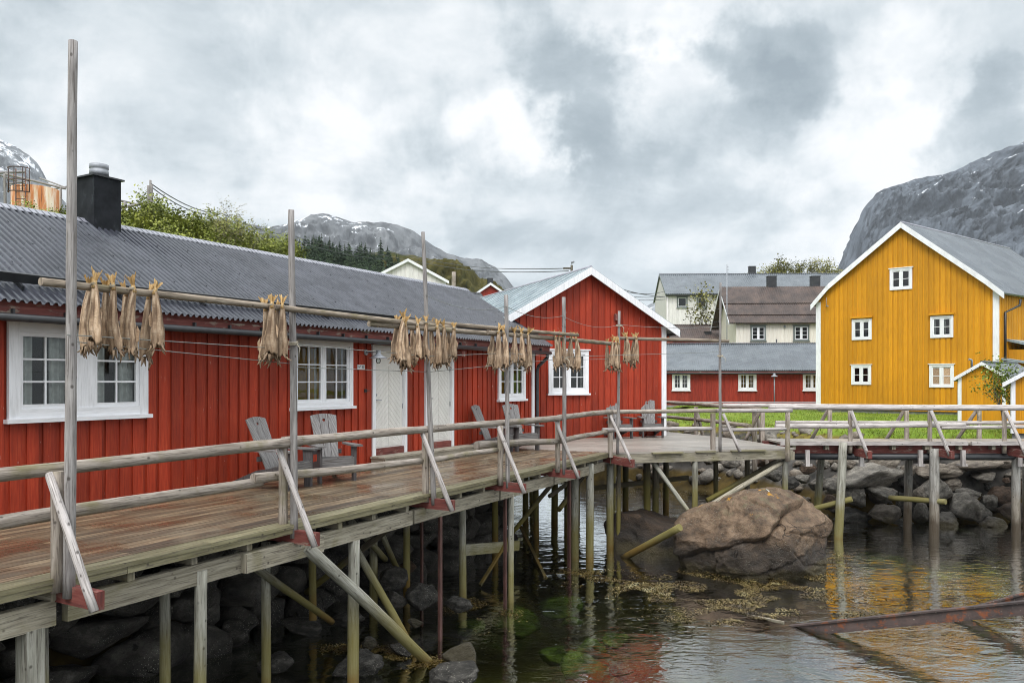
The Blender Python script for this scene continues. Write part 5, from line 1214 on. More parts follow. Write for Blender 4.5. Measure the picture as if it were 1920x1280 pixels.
# ------------------------------------------------------------------ water
def mkwater():
    m = bpy.data.materials.new('water'); m.use_nodes = True; g = G(m.node_tree); p = g.n('ShaderNodeNewGeometry').outputs['Position']
    a = g.noise(g.vmath('MULTIPLY', p, (1.3, 2.4, 1)), 1.0, 3, .55, .6); b = g.noise(g.vmath('MULTIPLY', p, (5, 9, 1)), 1.0, 3, .55, .4); patch = g.noise(p, .28, 3)
    h = g.math('ADD', g.math('MULTIPLY', a, .9), g.math('MULTIPLY', g.math('MULTIPLY', b, .30), g.rng(patch, .35, .65, .25, 1.2)))
    bp_ = g.n('ShaderNodeBump', Strength=.20, Distance=.10, Height=h).outputs[0]
    fr = g.n('ShaderNodeFresnel', IOR=1.34, Normal=bp_)
    gl = g.n('ShaderNodeBsdfGlossy', Color=(1, 1, 1), Roughness=.015, Normal=bp_); tr = g.n('ShaderNodeBsdfTransparent', Color=(.66, .75, .50))
    mx = g.n('ShaderNodeMixShader', i0=g.math('MINIMUM', g.math('MULTIPLY', fr.outputs[0], 3.0), .9), i1=tr.outputs[0], i2=gl.outputs[0]); g.n('ShaderNodeOutputMaterial', Surface=mx.outputs[0]); return m
mb = MB(); mb.poly([(-112, -40, WATER), (112, -40, WATER), (112, 97, WATER), (-112, 97, WATER)]); wo = mb.build('water', mkwater()); wo['kind'] = 'structure'

# ------------------------------------------------------------------ rocks
def rock_mesh(seed, sub=4, facets=22, rough=.075, nf=3.0):
    R_ = np.random.RandomState(seed); bm = bmesh.new(); bmesh.ops.create_icosphere(bm, subdivisions=sub, radius=1)
    co = np.array([v.co for v in bm.verts]); nrm = R_.normal(size=(facets, 3)); nrm /= np.linalg.norm(nrm, axis=1)[:, None]
    dd = R_.uniform(.5, .9, facets); dots = co@nrm.T; r = np.where(dots > .05, dd/np.maximum(dots, .05), 9)
    k = 80.0; rr = -np.log(np.exp(-k*np.minimum(r, 1.3)).sum(1)+np.exp(-k*1.15))/k
    rr = np.clip(rr, .3, 1.3)
    for v, q in zip(bm.verts, rr):
        c = v.co.normalized(); n = MN.fractal(c*nf*.6+V((seed*3.7, 0, 0)), .85, 2.0, 5); n2 = MN.ridged_multi_fractal(c*nf+V((0, seed*1.3, 0)), .9, 2.1, 4, 1.0, 2.0)
        v.co = c*(float(q)+rough*n*.9-rough*.5*(n2-1))
    me = bpy.data.meshes.new('boulder'); bm.to_mesh(me); bm.free(); me.polygons.foreach_set('use_smooth', np.ones(len(me.polygons), bool)); return me
RM = {}
def rock_var(k, mat):
    key = (k, mat.name)
    if key not in RM: me = rock_mesh(20+k); me.materials.append(mat); RM[key] = me
    return RM[key]
ROCKN = [0]
def rock(u, v, w, h, Y, mat, label, group, roll=0.0, deep=None, nm='boulder'):
    k = ROCKN[0]; ROCKN[0] += 1
    o = bpy.data.objects.new(nm, rock_var(k % 9, mat)); COL.objects.link(o)
    sx, sz = w/2/F*Y*1.08, h/2/F*Y*1.12; o.location = P(u, v, Y); o.scale = (sx, deep or max(sx*.8, sz), sz); o.rotation_euler = (0, -roll, 0)
    return tag(o, label, 'boulder', group)
GR = 'boulders heaped on the shore under the walkway'
REV = [(1652, 872, 92, 38, rock_tan, .28, 'long tan boulder tilted down to the right at the top of the heap'), (1620, 893, 134, 54, rock_grey, .22, 'wide grey slab boulder behind the second walkway pile'),
       (1763, 885, 100, 32, rock_tan, .1, 'flat pale boulder behind the tallest walkway pile'), (1822, 868, 124, 30, rock_tan, .08, 'long brown boulder just below the black pipe'),
       (1657, 925, 74, 36, rock_grey, -.2, 'grey boulder with a ridged top in the middle of the heap'), (1608, 930, 44, 44, rock_grey, .4, 'steep grey boulder right beside the slanting walkway pile'),
       (1660, 960, 74, 50, rock_tan, 0, 'cracked brown boulder standing in the water between the piles'), (1748, 918, 72, 50, rock_grey, .5, 'grey boulder leaning behind the tallest walkway pile'),
       (1784, 908, 48, 24, rock_tan, .3, 'small tan boulder wedged right of the tallest walkway pile'), (1728, 962, 34, 44, rock_grey, 0, 'grey boulder at the waterline between the two right piles'),
       (1806, 951, 70, 66, rock_grey, .25, 'big dark grey boulder at the waterline right of the piles'), (1841, 966, 40, 40, rock_grey, .5, 'dark small boulder leaning on the big dark one'),
       (1879, 930, 66, 60, rock_red, .2, 'large reddish brown round boulder on the right'), (1847, 893, 58, 24, rock_grey, .1, 'grey flat boulder above the reddish round one'),
       (1821, 926, 50, 24, rock_grey, -.1, 'rough grey boulder on top of the big dark one'), (1908, 962, 92, 66, rock_red, -.35, 'broad smooth brown boulder cut by the right picture edge'),
       (1914, 911, 34, 28, rock_red, 0, 'brown boulder at the right picture edge, above the broad one'), (1887, 900, 20, 12, rock_red, 0, 'little brown stone above the reddish round boulder'),
       (1556, 942, 34, 34, rock_red, 0, 'round reddish boulder between the big rock and the pile'), (1592, 968, 76, 34, rock_wet, .1, 'wet dark slab at the foot of the slanting walkway pile'),
       (1516, 879, 34, 24, rock_red, .3, 'small brown boulder left of the heap under the walkway'), (1497, 868, 24, 16, rock_tan, .1, 'small pale stone under the platform corner'),
       (1507, 897, 36, 22, rock_grey, 0, 'grey stone above the big rock'), (1677, 862, 36, 16, rock_grey, 0, 'grey stone under the pipe in the middle'), (1893, 868, 34, 20, rock_grey, 0, 'grey stone under the pipe at the right'),
       (1536, 905, 40, 28, rock_grey, .2, 'grey boulder behind the thin slanting pile'), (1481, 905, 44, 26, rock_wet, .1, 'dark wet boulder right of the platform corner pile'), (1545, 872, 30, 20, rock_grey, 0, 'small grey boulder below the left end of the pipe'),
       (1700, 905, 40, 40, rock_wet, 0, 'dark boulder in the gap behind the middle pile'), (1700, 950, 40, 50, rock_wet, 0, 'dark boulder low between the two right piles'), (1765, 955, 50, 50, rock_wet, 0, 'dark boulder behind the big dark grey one'),
       (1562, 908, 52, 38, rock_grey, .2, 'grey boulder in the row between the slanting pile and the big rock'), (1590, 868, 44, 22, rock_tan, -.1, 'tan boulder right under the left part of the black pipe'), (1702, 880, 44, 30, rock_tan, .2, 'tan boulder hidden behind the middle pile top'),
       (1690, 984, 60, 34, rock_wet, .1, 'dark boulder awash in front of the cracked brown one'), (1772, 978, 60, 40, rock_grey, .1, 'grey boulder awash just right of the tallest walkway pile'), (1862, 984, 70, 34, rock_grey, -.1, 'grey boulder awash below the reddish round one'), (1870, 868, 60, 24, rock_tan, .1, 'tan boulder under the pipe left of the right edge'),
       (1735, 855, 60, 20, rock_grey, 0, 'grey boulder in the top row behind the pipe'), (1640, 852, 60, 20, rock_grey, 0, 'grey boulder in the top row left of the middle pile'), (1530, 850, 44, 18, rock_grey, 0, 'grey boulder in the top row beside the platform corner'), (1580, 900, 36, 30, rock_tan, .3, 'narrow tan boulder left of the slanting pile'),
       (1855, 940, 36, 44, rock_grey, .2, 'grey boulder between the big dark one and the reddish round one'), (1905, 890, 40, 22, rock_grey, .1, 'grey boulder above the right edge boulder'), (1725, 930, 34, 36, rock_tan, .1, 'tan boulder between the two right piles above the water'),
       (1850, 915, 40, 30, rock_wet, 0, 'dark boulder in the gap left of the reddish round one'), (1640, 905, 60, 30, rock_wet, 0, 'dark boulder beneath the wide grey slab')]
for u, v, w, h, m, rl_, lb in REV:
    Y = 21.3+(985-v)/140*1.9; Y += .5 if m is rock_wet else 0
    rock(u, v, w, h, Y, m, lb, GR, rl_)
random.seed(21)
# smaller cove stones, too many and alike: one heap
def stones(nm, spots, mat, lab=None):
    mb_v = []; bm = bmesh.new(); src = [rock_mesh(60+i, 2, 12, .05) for i in range(5)]
    for (x, y, z, r) in spots:
        n0 = len(bm.verts); bm.from_mesh(random.choice(src)); bm.verts.ensure_lookup_table()
        a = random.uniform(0, 6.28); s = (r*random.uniform(.8, 1.3), r*random.uniform(.8, 1.3), r*random.uniform(.5, .9)); ca, sa = math.cos(a), math.sin(a)
        for v in bm.verts[n0:]:
            c = v.co; X, Y_ = c.x*s[0], c.y*s[1]; v.co = (x+X*ca-Y_*sa, y+X*sa+Y_*ca, z+c.z*s[2])
    me = bpy.data.meshes.new(nm); bm.to_mesh(me); bm.free(); me.polygons.foreach_set('use_smooth', np.ones(len(me.polygons), bool)); me.materials.append(mat)
    for m_ in src: bpy.data.meshes.remove(m_)
    o = bpy.data.objects.new(nm, me); COL.objects.link(o); o['kind'] = 'stuff'; return tag(o, lab)
sp = []
for i in range(420):
    x, y = random.uniform(3.5, 12.5), random.uniform(21.5, 33); z = gh(x, y)
    if -2.35 < z < -.12: sp.append((x, y, z+.02, random.choice((.08, .12, .18, .25, .34))))
stones('cove_stones', sp[:len(sp)//2], rock_grey, 'loose grey stones on the cove shore'); stones('pebbles', sp[len(sp)//2:], rock_tan, 'loose tan stones on the cove shore')
# named cove boulders
GC = 'boulders on the cove shore behind the platform'
for u, v, w, h, m, lb in ((1370, 868, 40, 26, rock_grey, 'grey boulder behind the platform piles in the cove'), (1440, 860, 50, 30, rock_red, 'reddish boulder in the cove left of the platform corner'), (1330, 862, 34, 22, rock_tan, 'tan boulder in the cove behind the paired piles'), (1455, 890, 44, 26, rock_grey, 'grey boulder low in the cove by the crossed braces'), (1410, 880, 36, 22, rock_grey, 'grey stone in the cove above the crossed braces')):
    rock(u, v, w, h, F*(EYE+1.0)/(v-HV)*.99, m, lb, GC)
rock_dark = surf('dark_rusty_rock', [(0, (.012, .009, .007)), (.5, (.04, .027, .019)), (1, (.10, .065, .042))], coord='Object', scale=(2.6, 2.6, 3.8), detail=12, rough=.6, rough2=.85, bump=1.0, bdist=.1, varamt=0, rgh=.68, extra=ex_rock(True))
# the big rock and its dark neighbour
def big_rock(nm, label, c, s, seed, mat, rot, facets=10, rough=.07):
    me = rock_mesh(seed, 5, facets, rough, 2.4); me.materials.append(mat); o = bpy.data.objects.new(nm, me); COL.objects.link(o); o.location = c; o.scale = s; o.rotation_euler = rot; return tag(o, label, 'boulder')
BRO = [(1270, 1010), (1268, 990), (1285, 972), (1320, 957), (1360, 945), (1385, 930), (1430, 921), (1470, 920), (1505, 929), (1535, 950), (1556, 974), (1561, 988), (1551, 1005), (1537, 1030), (1538, 1060), (1525, 1100), (1460, 1125), (1380, 1128), (1320, 1110), (1290, 1075), (1276, 1042)]
BC, BS = (1415, 1015), 16.4/F
bang = np.array([math.atan2(-(v-BC[1]), u-BC[0]) for u, v in BRO]); brad = np.array([math.hypot(u-BC[0], v-BC[1])*BS for u, v in BRO]); o_ = np.argsort(bang); bang, brad = bang[o_], brad[o_]
bang = np.concatenate([bang-2*math.pi, bang, bang+2*math.pi]); brad = np.tile(brad, 3)
bm = bmesh.new(); bmesh.ops.create_icosphere(bm, subdivisions=7, radius=1)
CUT = [(V((-.50, -.60, .70)), .80), (V((.34, -.58, .74)), .82), (V((.62, -.75, .12)), .98), (V((-.05, -.97, -.15)), .92), (V((-.62, -.72, -.25)), 1.0), (V((.25, -.8, -.55)), 1.0)]
def rpx(pts): return [V(((u-BC[0])*BS, (BC[1]-v)*BS, 0)) for u, v in pts]
CRK = [(rpx([(1262, 1050), (1300, 1032), (1322, 1022), (1360, 1003), (1404, 994), (1439, 967), (1467, 951), (1507, 944), (1524, 932)]), .10, .022, .075), (rpx([(1296, 1006), (1322, 992), (1345, 972), (1362, 948)]), .05, .014, .02),
       (rpx([(1340, 1062), (1370, 1058), (1404, 1056), (1430, 1046), (1462, 1034)]), .05, .013, .03), (rpx([(1457, 1018), (1475, 1034), (1492, 1047), (1530, 1052)]), .04, .012, .0), (rpx([(1404, 994), (1420, 1030), (1415, 1062), (1430, 1100)]), .04, .012, .02), (rpx([(1439, 967), (1452, 985), (1490, 990), (1548, 1008)]), .04, .012, .015), (rpx([(1322, 1022), (1335, 1045), (1325, 1080)]), .05, .016, .03), (rpx([(1400, 935), (1425, 945), (1440, 966)]), .04, .012, .01)]
def pdist(x, z, pl):
    best = (9, 0); q = V((x, z, 0))
    for a, b in zip(pl, pl[1:]):
        d = b-a; t = max(0, min(1, (q-a).dot(d)/d.length_squared)); r = q-a-d*t
        if r.length < best[0]: best = (r.length, d.x*r.y-d.y*r.x)
    return best
for v in bm.verts:
    c = v.co.normalized(); th = math.atan2(c.z, c.x); cy = abs(c.y); gk = (1-cy**3.0)**(1/3.0) if cy < 1 else 0
    R0 = float(np.interp(th, bang, brad)); q = V((math.cos(th)*R0*gk, (1 if c.y > 0 else -1)*1.15*cy**.9, math.sin(th)*R0*gk))
    for n_, d_ in CUT:
        n_ = n_.normalized(); e = q.dot(n_)-d_
        if e > 0: q -= n_*e*.96
    n = MN.fractal(q*1.1+V((7, 2, 1)), .8, 2.0, 7)*.06
    if c.y < .2:
        jx, jz = MN.noise(q*3.1)*.05+MN.noise(q*9)*.015, MN.noise(q*3.1+V((5, 5, 5)))*.05+MN.noise(q*9+V((3, 0, 0)))*.015
        for pl, dp, wd, stp in CRK:
            r, side = pdist(q.x+jx, q.z+jz, pl)
            if r < wd*2.2: n -= dp*max(0, 1-r/(wd*2.2))**.7
            if stp and r < .45: n += stp*(1 if side > 0 else -.6)*max(0, 1-r/.45)
    n += .026*(MN.ridged_multi_fractal(q*2.2, .8, 2.1, 6, 1, 2)-1)
    l = q.dot(V((-.45, .1, 1)).normalized())*7+.6*MN.noise(q*1.6); n += .012*(abs((l % 1)-.5)*2)
    v.co = q+q.normalized()*n
me = bpy.data.meshes.new('big_rock'); bm.to_mesh(me); bm.free(); me.polygons.foreach_set('use_smooth', np.ones(len(me.polygons), bool)); me.materials.append(rock_brown)
bro = bpy.data.objects.new('big_rock', me); COL.objects.link(bro); bro.location = P(BC[0], BC[1], 16.4)
tag(bro, 'huge cracked brown rock with orange lichen standing in the water', 'boulder')
big_rock('boulder', 'dark rusty brown boulder under the platform left of the huge rock', P(1235, 1012, 18.8), (1.25, 1.1, 1.0), 5, rock_dark, (0, .1, .3), 9)
# rocks under the cabin
GL = 'dark wet rocks under the boardwalk'
UL = [(865, 1226, 74, 52, rock_grey, 'sharp edged pale grey rock just right of the long brace foot'), (846, 1266, 120, 50, rock_wet, 'barnacled dark rock at the bottom edge below the sharp one'), (692, 1207, 42, 30, rock_grey, 'rounded grey rock right of the pale round pile'),
      (668, 1245, 96, 62, rock_wet, 'big rounded rock behind the foot of the pale round pile'), (744, 1127, 46, 38, rock_grey, 'angular grey rock below the long brace'), (766, 1062, 42, 32, rock_red, 'brown rock highest under the boardwalk'),
      (795, 1115, 76, 62, rock_wet, 'speckled dark rock left of the red steel post'), (781, 1168, 28, 18, rock_grey, 'small light stone at the water edge'), (650, 1158, 72, 40, rock_wet, 'barnacled rock behind the pale round pile'),
      (570, 1172, 92, 32, rock_wet, 'flat dark rock at the foot of the short yellow brace'), (735, 1085, 68, 52, rock_wet, 'dark rock behind the crossing braces'), (437, 1192, 80, 66, rock_wet, 'large dark slab left of the square timber shade'),
      (345, 1205, 90, 70, rock_wet, 'barnacled dark rock left of the round grey pile'), (260, 1240, 90, 60, rock_wet, 'speckled dark rock near the bottom left'), (520, 1240, 90, 50, rock_wet, 'low dark rock between the yellow piles'), (180, 1200, 90, 110, rock_wet, 'dark rock wall stone at the far left bottom'),
      (640, 1090, 70, 60, rock_wet, 'dark rock behind the pale round pile top'), (860, 1130, 60, 40, rock_wet, 'wet rock right of the red steel post'), (755, 1215, 50, 24, rock_wet, 'low wet rock between the brace feet')]
for u, v, w, h, m, lb in UL:
    z = -2.15 if v > 1150 else -2.1+(1150-v)/90*.5
    rock(u, v, w, h, F*(EYE-z)/(v-HV), m, lb, GL, random.uniform(-.2, .2))
# sunken green rocks
GS = 'weed covered rocks under water'
weed_rock = surf('weedy_rock', [(0, (.02, .028, .006)), (.5, (.085, .12, .022)), (1, (.22, .27, .065))], coord='Pos', scale=(4, 4, 4), detail=10, rough=.8, bump=1.0, varamt=0)
weed_brown = surf('brown_weedy_rock', [(0, (.02, .013, .006)), (.5, (.08, .05, .02)), (1, (.16, .11, .05))], coord='Object', scale=(5, 5, 5), detail=8, rough=.8, bump=.6, varamt=0)
for u, v, w, h, m, lb in ((1050, 1137, 90, 26, weed_rock, 'green sunken rock left of the thick grey pile reflection'), (965, 1170, 110, 46, weed_rock, 'green sunken rock round the foot of the pale pile'), (1105, 1215, 50, 28, weed_rock, 'pale green sunken rock low on the pile reflection'), (1100, 1255, 90, 40, weed_rock, 'light green sunken rock at the bottom edge'),
                            (1075, 1164, 40, 14, weed_rock, 'small green sunken rock beside the pile reflection'), (1160, 1200, 60, 24, weed_rock, 'dim green sunken rock right of the pile reflection'), (1190, 1255, 80, 40, weed_brown, 'brown sunken rock before the bright water'), (1560, 1225, 150, 50, weed_brown, 'brown sunken slab under the rusty beam'), (1040, 1225, 50, 26, weed_rock, 'faint green sunken rock near the sharp rock'),
                            (880, 1175, 60, 20, weed_rock, 'weedy sunken rock right of the red steel post'), (1650, 1060, 150, 30, weed_rock, 'green sunken slab before the right piles'), (1800, 1075, 140, 30, weed_rock, 'yellow green sunken slab near the right edge'), (1480, 1130, 150, 24, weed_brown, 'brown sunken slab at the foot of the huge rock')):
    q = PZ(u, v, -2.62); rock(u, v, w*1.2, h*1.5, q.y, m, lb, GS, 0, (w/2/F*q.y)*.9, 'sunken_rock')
# stone foundation below the cabin
random.seed(5)
bm = bmesh.new(); srcs = [rock_mesh(80+i, 3, 9, .09) for i in range(6)]
z = -2.9
while z < -.55:
    hgt = random.uniform(.34, .6); t = -8.6+random.uniform(0, .5)
    while t < 4.3:
        wdt = random.uniform(.4, 1.25); c = LH.p(t+wdt/2, -.42+(-.2-z)*.24+random.uniform(-.12, .12), z+hgt/2); n0 = len(bm.verts)
        bm.from_mesh(random.choice(srcs)); bm.verts.ensure_lookup_table(); fl = random.choice((-1, 1)); rz = random.uniform(-.25, .25)
        for v in bm.verts[n0:]:
            c0 = v.co.copy(); v.co = c+LH.d*(c0.x*fl*wdt*.62)+LH.n*c0.y*.55+V((0, 0, c0.z*hgt*.66+c0.x*rz*.3))
        t += wdt
    z += hgt*.9
for m_ in srcs: bpy.data.meshes.remove(m_)
me = bpy.data.meshes.new('foundation_wall'); bm.to_mesh(me); bm.free(); me.polygons.foreach_set('use_smooth', np.ones(len(me.polygons), bool)); me.materials.append(rock_wet)
fo_ = bpy.data.objects.new('foundation_wall', me); COL.objects.link(fo_); fo_.parent = LHR; fo_.matrix_parent_inverse = LHR.matrix_basis.inverted()
# piles below the cottage
cp_root = CTR
for t in (0.0, 1.6, 3.2, 4.6):
    for dep in (.3, 3.5, 7):
        c = CT.p(t-.3)+V((*CB, 0)).normalized()*dep; mb = MB(); mb.log((c.x, c.y, -3.1), (c.x, c.y, -.1), .09, .085, 10, .004, wob=.02); mb.build('pile', darkpile_wood, CTR)
mb = MB(); q = [CT.p(ct0, 0, -.16), CT.p(ct1, 0, -.16)]; mb.box(q[0], q[1]-q[0], V((*CB, 0)).normalized()*10.4, (0, 0, .09)); mb.build('floor_frame', timber_wood, CTR)

# rusty rails sliding into the water
def ibeam(nm, a, b, h, wd, lb):
    a, b = V(a), V(b); mb = MB(); mb.bar(a, b, .022, h); up = V((0, 0, 1)); d = (b-a).normalized(); sx = d.cross(up).normalized(); uz = sx.cross(d)
    mb.bar(a+uz*(h/2+.012), b+uz*(h/2+.012), wd, .024); mb.bar(a-uz*(h/2+.012), b-uz*(h/2+.012), wd, .024); return tag(mb.build(nm, rusty_steel), lb, 'steel beam', 'rusty slipway beams')
dv = V((1.36, -1.05, .5)); s0 = V((4.55, 12.5, WATER-.03))
ibeam('slipway_beam', s0-dv*.35, s0+dv*2.6, .13, .10, 'long rusty steel beam slanting out of the water at the lower right')
dv = V((.84, -.57, .47)); s0 = V((7.18, 13.1, WATER-.03)); ibeam('slipway_beam', s0-dv*.5, s0+dv*3, .13, .10, 'dark steel beam tip behind the long rusty one at the right edge')
mb = MB(); mb.bar(PZ(1775, 985, -2.28), PZ(1832, 1004, -2.33), .09, .06); tag(mb.build('sunken_plank', palerail_wood), 'pale plank lying in the water right of the walkway piles', 'plank')
mb = MB(); mb.bar(PZ(1470, 1166, -2.24), PZ(1390, 1150, -2.27), .03, .03); tag(mb.build('floating_stick', timber_wood), 'thin stick floating at the end of the rusty beam', 'stick')

# floating seaweed round the rocks
def ex_weed(c): pass
weed_mat = surf('seaweed', [(0, (.02, .012, .005)), (.4, (.085, .055, .014)), (.75, (.17, .125, .04)), (1, (.30, .26, .14))], coord='Pos', scale=(3, 3, 3), rough=.4, bump=0, varamt=.5, spec=.5)
random.seed(31); mb = MB()
WP = [(1090, 1075, 60, 10), (1140, 1085, 70, 14), (1200, 1100, 90, 16), (1280, 1125, 110, 16), (1330, 1100, 110, 14), (1420, 1105, 120, 18), (1480, 1125, 110, 18), (1400, 1140, 110, 14), (1530, 1070, 60, 20), (1500, 1095, 70, 14), (1380, 1160, 130, 10), (1300, 1078, 60, 8), (1560, 1050, 40, 14), (870, 1135, 50, 18), (930, 1150, 40, 24), (720, 1225, 60, 16), (790, 1240, 60, 10), (640, 1215, 40, 8), (1600, 1150, 60, 6), (1220, 925, 120, 8), (1290, 905, 90, 12)]
for u, v, ru, rv in WP:
    for i in range(int(ru*rv*1.7)):
        uu, vv = random.gauss(u, ru*.55), random.gauss(v, rv*.55)
        if vv < HV+150: continue
        q = PZ(uu, vv, WATER+.004)
        if MN.noise(V((q.x*1.7, q.y*1.7, 2))) < .0: continue
        if gh(q.x, q.y) > WATER: q.z = gh(q.x, q.y)+.06
        a = random.uniform(0, 6.28); l = random.uniform(.012, .05); wd = random.uniform(.004, .011); d = V((math.cos(a), math.sin(a), random.uniform(-.1, .45))); s = V((-math.sin(a), math.cos(a), random.uniform(-.3, .3)))*wd
        mb.poly([q-s, q+d*l*.5-s*1.4, q+d*l, q+d*l*.5+s*1.4], var=random.random())
o = mb.build('seaweed', weed_mat); o['kind'] = 'stuff'
# ------------------------------------------------------------------ lawn grass
random.seed(41)
grass_mat = surf('grass_blades', [(0, (.085, .125, .012)), (.5, (.165, .235, .02)), (1, (.25, .28, .05))], coord='Pos', scale=(.8, .8, .8), rough=.7, bump=0, varamt=.4, spec=.2)
mb = MB()
for i in range(26000):
    y = 21.5+26*random.random()**1.6; x = (random.uniform(1240, 1930)-960)/F*y; z = gh(x, y)
    if z < -.16: continue
    h = random.uniform(.04, .10)*(1.5 if z < -.0 else 1); a = random.uniform(0, 6.28); dx, dy = math.cos(a)*.012, math.sin(a)*.012; lx, ly = random.uniform(-.04, .04), random.uniform(-.04, .04)
    mb.poly([(x-dx, y-dy, z-.01), (x+dx, y+dy, z-.01), (x+lx, y+ly, z+h)], var=random.random())
o = mb.build('grass', grass_mat); o['kind'] = 'stuff'
moss_mat = surf('mossy_tufts', [(0, (.06, .045, .012)), (.5, (.17, .13, .022)), (1, (.17, .21, .03))], coord='Pos', scale=(1.6, 1.6, 1.6), rough=.9, bump=0, varamt=.5, spec=.1)
mb = MB()
for i in range(16000):
    u = random.uniform(1240, 1940); y = random.uniform(21.3, 33); x = (u-960)/F*y; z = gh(x, y)
    if not -.55 < z < .03: continue
    a = random.uniform(0, 6.28); l = random.uniform(.03, .1); mb.poly([(x-.015*math.sin(a), y+.015*math.cos(a), z-.02), (x+.015*math.sin(a), y-.015*math.cos(a), z-.02), (x+math.cos(a)*l, y+math.sin(a)*l-.03, z+random.uniform(-.02, .09))], var=random.random())
o = mb.build('bank_moss', moss_mat); o['kind'] = 'stuff'

# ------------------------------------------------------------------ trees and shrubs
bark = surf('bark', [(0, (.05, .045, .035)), (1, (.14, .125, .10))], coord='Pos', scale=(9, 9, 2), rough=.9, bump=.3)
leaf_a = surf('spring_leaves', [(0, (.08, .10, .015)), (.5, (.165, .19, .028)), (1, (.27, .28, .06))], coord='Pos', scale=(1.1, 1.1, 1.1), rough=.6, bump=0, varamt=.45, spec=.2)
leaf_b = surf('olive_leaves', [(0, (.10, .10, .025)), (.5, (.19, .18, .05)), (1, (.28, .26, .09))], coord='Pos', scale=(1.1, 1.1, 1.1), rough=.6, bump=0, varamt=.45, spec=.2)
leaf_c = surf('bright_leaves', [(0, (.10, .15, .018)), (.5, (.18, .25, .035)), (1, (.27, .33, .07))], coord='Pos', scale=(3, 3, 3), rough=.6, bump=0, varamt=.4, spec=.25)
def tree_meshes(seed, H, spread, leaf, leafsz, dens, stems=4, depth=3, bare=0.0, up=.75):
    R_ = random.Random(seed); tb, lb = MB(), MB()
    def leafs(p, n, rad):
        for _ in range(n):
            q = p+V((R_.gauss(0, rad), R_.gauss(0, rad), R_.gauss(0, rad*.8))); a = V((R_.gauss(0, 1), R_.gauss(0, 1), R_.gauss(0, .7))).normalized(); b = a.cross(V((R_.random(), R_.random(), 1))).normalized(); s = leafsz*R_.uniform(.6, 1.3)
            lb.poly([q-b*s*.45, q+a*s*.5-b*s*.1, q+b*s*.45, q-a*s*.5], var=R_.random())
    def grow(p, d, L, r, lv):
        n = 4; pts = [p]; rad = [r]
        for i in range(n):
            d = (d+V((R_.gauss(0, .13), R_.gauss(0, .13), R_.gauss(.04, .08)))).normalized(); p = p+d*L/n; pts.append(p); rad.append(r*(1-.6*(i+1)/n))
            if lv < depth and i >= 1:
                for _ in range(2 if lv else 2):
                    sd = V((R_.gauss(0, 1), R_.gauss(0, 1), R_.gauss(.25, .4))).normalized(); grow(p, (d*up+sd*(1-up)*1.5).normalized(), L*R_.uniform(.45, .7), rad[-1]*.65, lv+1)
            if lv >= depth-1 and R_.random() > bare: leafs(p, dens, leafsz*1.5)
        tb.tube(pts, rad, 5 if lv else 7, cap=False)
        if lv >= depth-1 and R_.random() > bare: leafs(p, dens, leafsz*1.3)
    for s in range(stems):
        a = 2*math.pi*s/stems+R_.uniform(-.5, .5); o = V((math.cos(a), math.sin(a), 0)); grow(o*spread*.12, (o*spread/H*R_.uniform(.3, .9)+V((0, 0, 1))).normalized(), H*R_.uniform(.5, .68), H*.014, 0)
    return tb.mesh('trunk', bark), lb.mesh('crown', leaf)
def put_tree(nm, ms, loc, label, cat, group=None, scale=1.0, rot=None):
    r = thing(nm, loc, label, cat, group); r.rotation_euler = (0, 0, random.uniform(0, 6.28) if rot is None else rot); r.scale = (scale,)*3
    for n, m in zip(('trunk', 'crown'), ms):
        o = bpy.data.objects.new(n, m); COL.objects.link(o); o.parent = r
    return r
def mh(ms): return max(max(v.co.z for v in m.vertices) for m in ms)
random.seed(3)
BSH = [tree_meshes(100+i, 4.2, 3.4, leaf_a, .12, 4, 8, 3, .1) for i in range(3)]
GB = 'spring green bushes on the slope behind the long roof'
for i, (u, v, Y, sc_, lb) in enumerate([(10, 372, 36, .9, 'green bush at the far left edge beside the rusty tank'), (122, 372, 40, 1.0, 'green bush between the rusty tank and the tallest pole'), (205, 395, 34, .9, 'green bush behind the black chimney'),
        (255, 388, 36, 1.0, 'green bush right of the black chimney'), (300, 358, 38, 1.15, 'tallest green bush right of the forked rack pole'), (338, 378, 36, 1.0, 'bush left of the bare tree'), (372, 408, 40, 1.0, 'bush around the foot of the bare tree'), (412, 420, 42, 1.0, 'bush just right of the bare tree'),
        (448, 424, 44, 1.0, 'bush between the bare tree and the second pole'), (482, 436, 46, 1.0, 'bush left of the second pole top'), (518, 446, 48, 1.0, 'last bright bush before the second pole'), (280, 410, 31, .7, 'low bush along the ridge by the chimney'), (350, 425, 33, .75, 'low bush along the ridge below the bare tree'), (425, 446, 36, .75, 'low bush along the ridge midway to the second pole'), (160, 385, 32, .8, 'bush peeping out between tallest pole and chimney'), (240, 372, 40, 1, 'bush behind the low rack logs right of the chimney'), (275, 372, 41, 1, 'bush at the foot of the forked rack pole'), (318, 362, 44, 1, 'bush just behind the tallest bush'), (355, 388, 44, 1, 'bush rising left of the bare tree trunk'), (392, 398, 46, 1, 'bush close behind the bare tree'), (432, 412, 48, 1, 'bush on the skyline right of the bare tree'), (466, 424, 50, 1, 'bush on the skyline midway between bare tree and second pole'), (502, 434, 52, 1, 'bush on the skyline against the first spruces')]):
    top = P(u, v, Y); gz = gh(top.x, top.y); sc2 = max(.25, (top.z-gz)/mh(BSH[i % 3])); put_tree('bush', BSH[i % 3], (top.x, top.y, gz), lb, 'bush', GB, sc2)
bt = tree_meshes(140, 5.5, 1.6, leaf_b, .09, 2, 3, 3, .55, .8); q = P(400, 345, 38); gz = gh(q.x, q.y); put_tree('bare_tree', bt, (q.x, q.y, gz), 'nearly bare thin tree rising above the bushes', 'tree', None, (q.z-gz)/mh(bt))
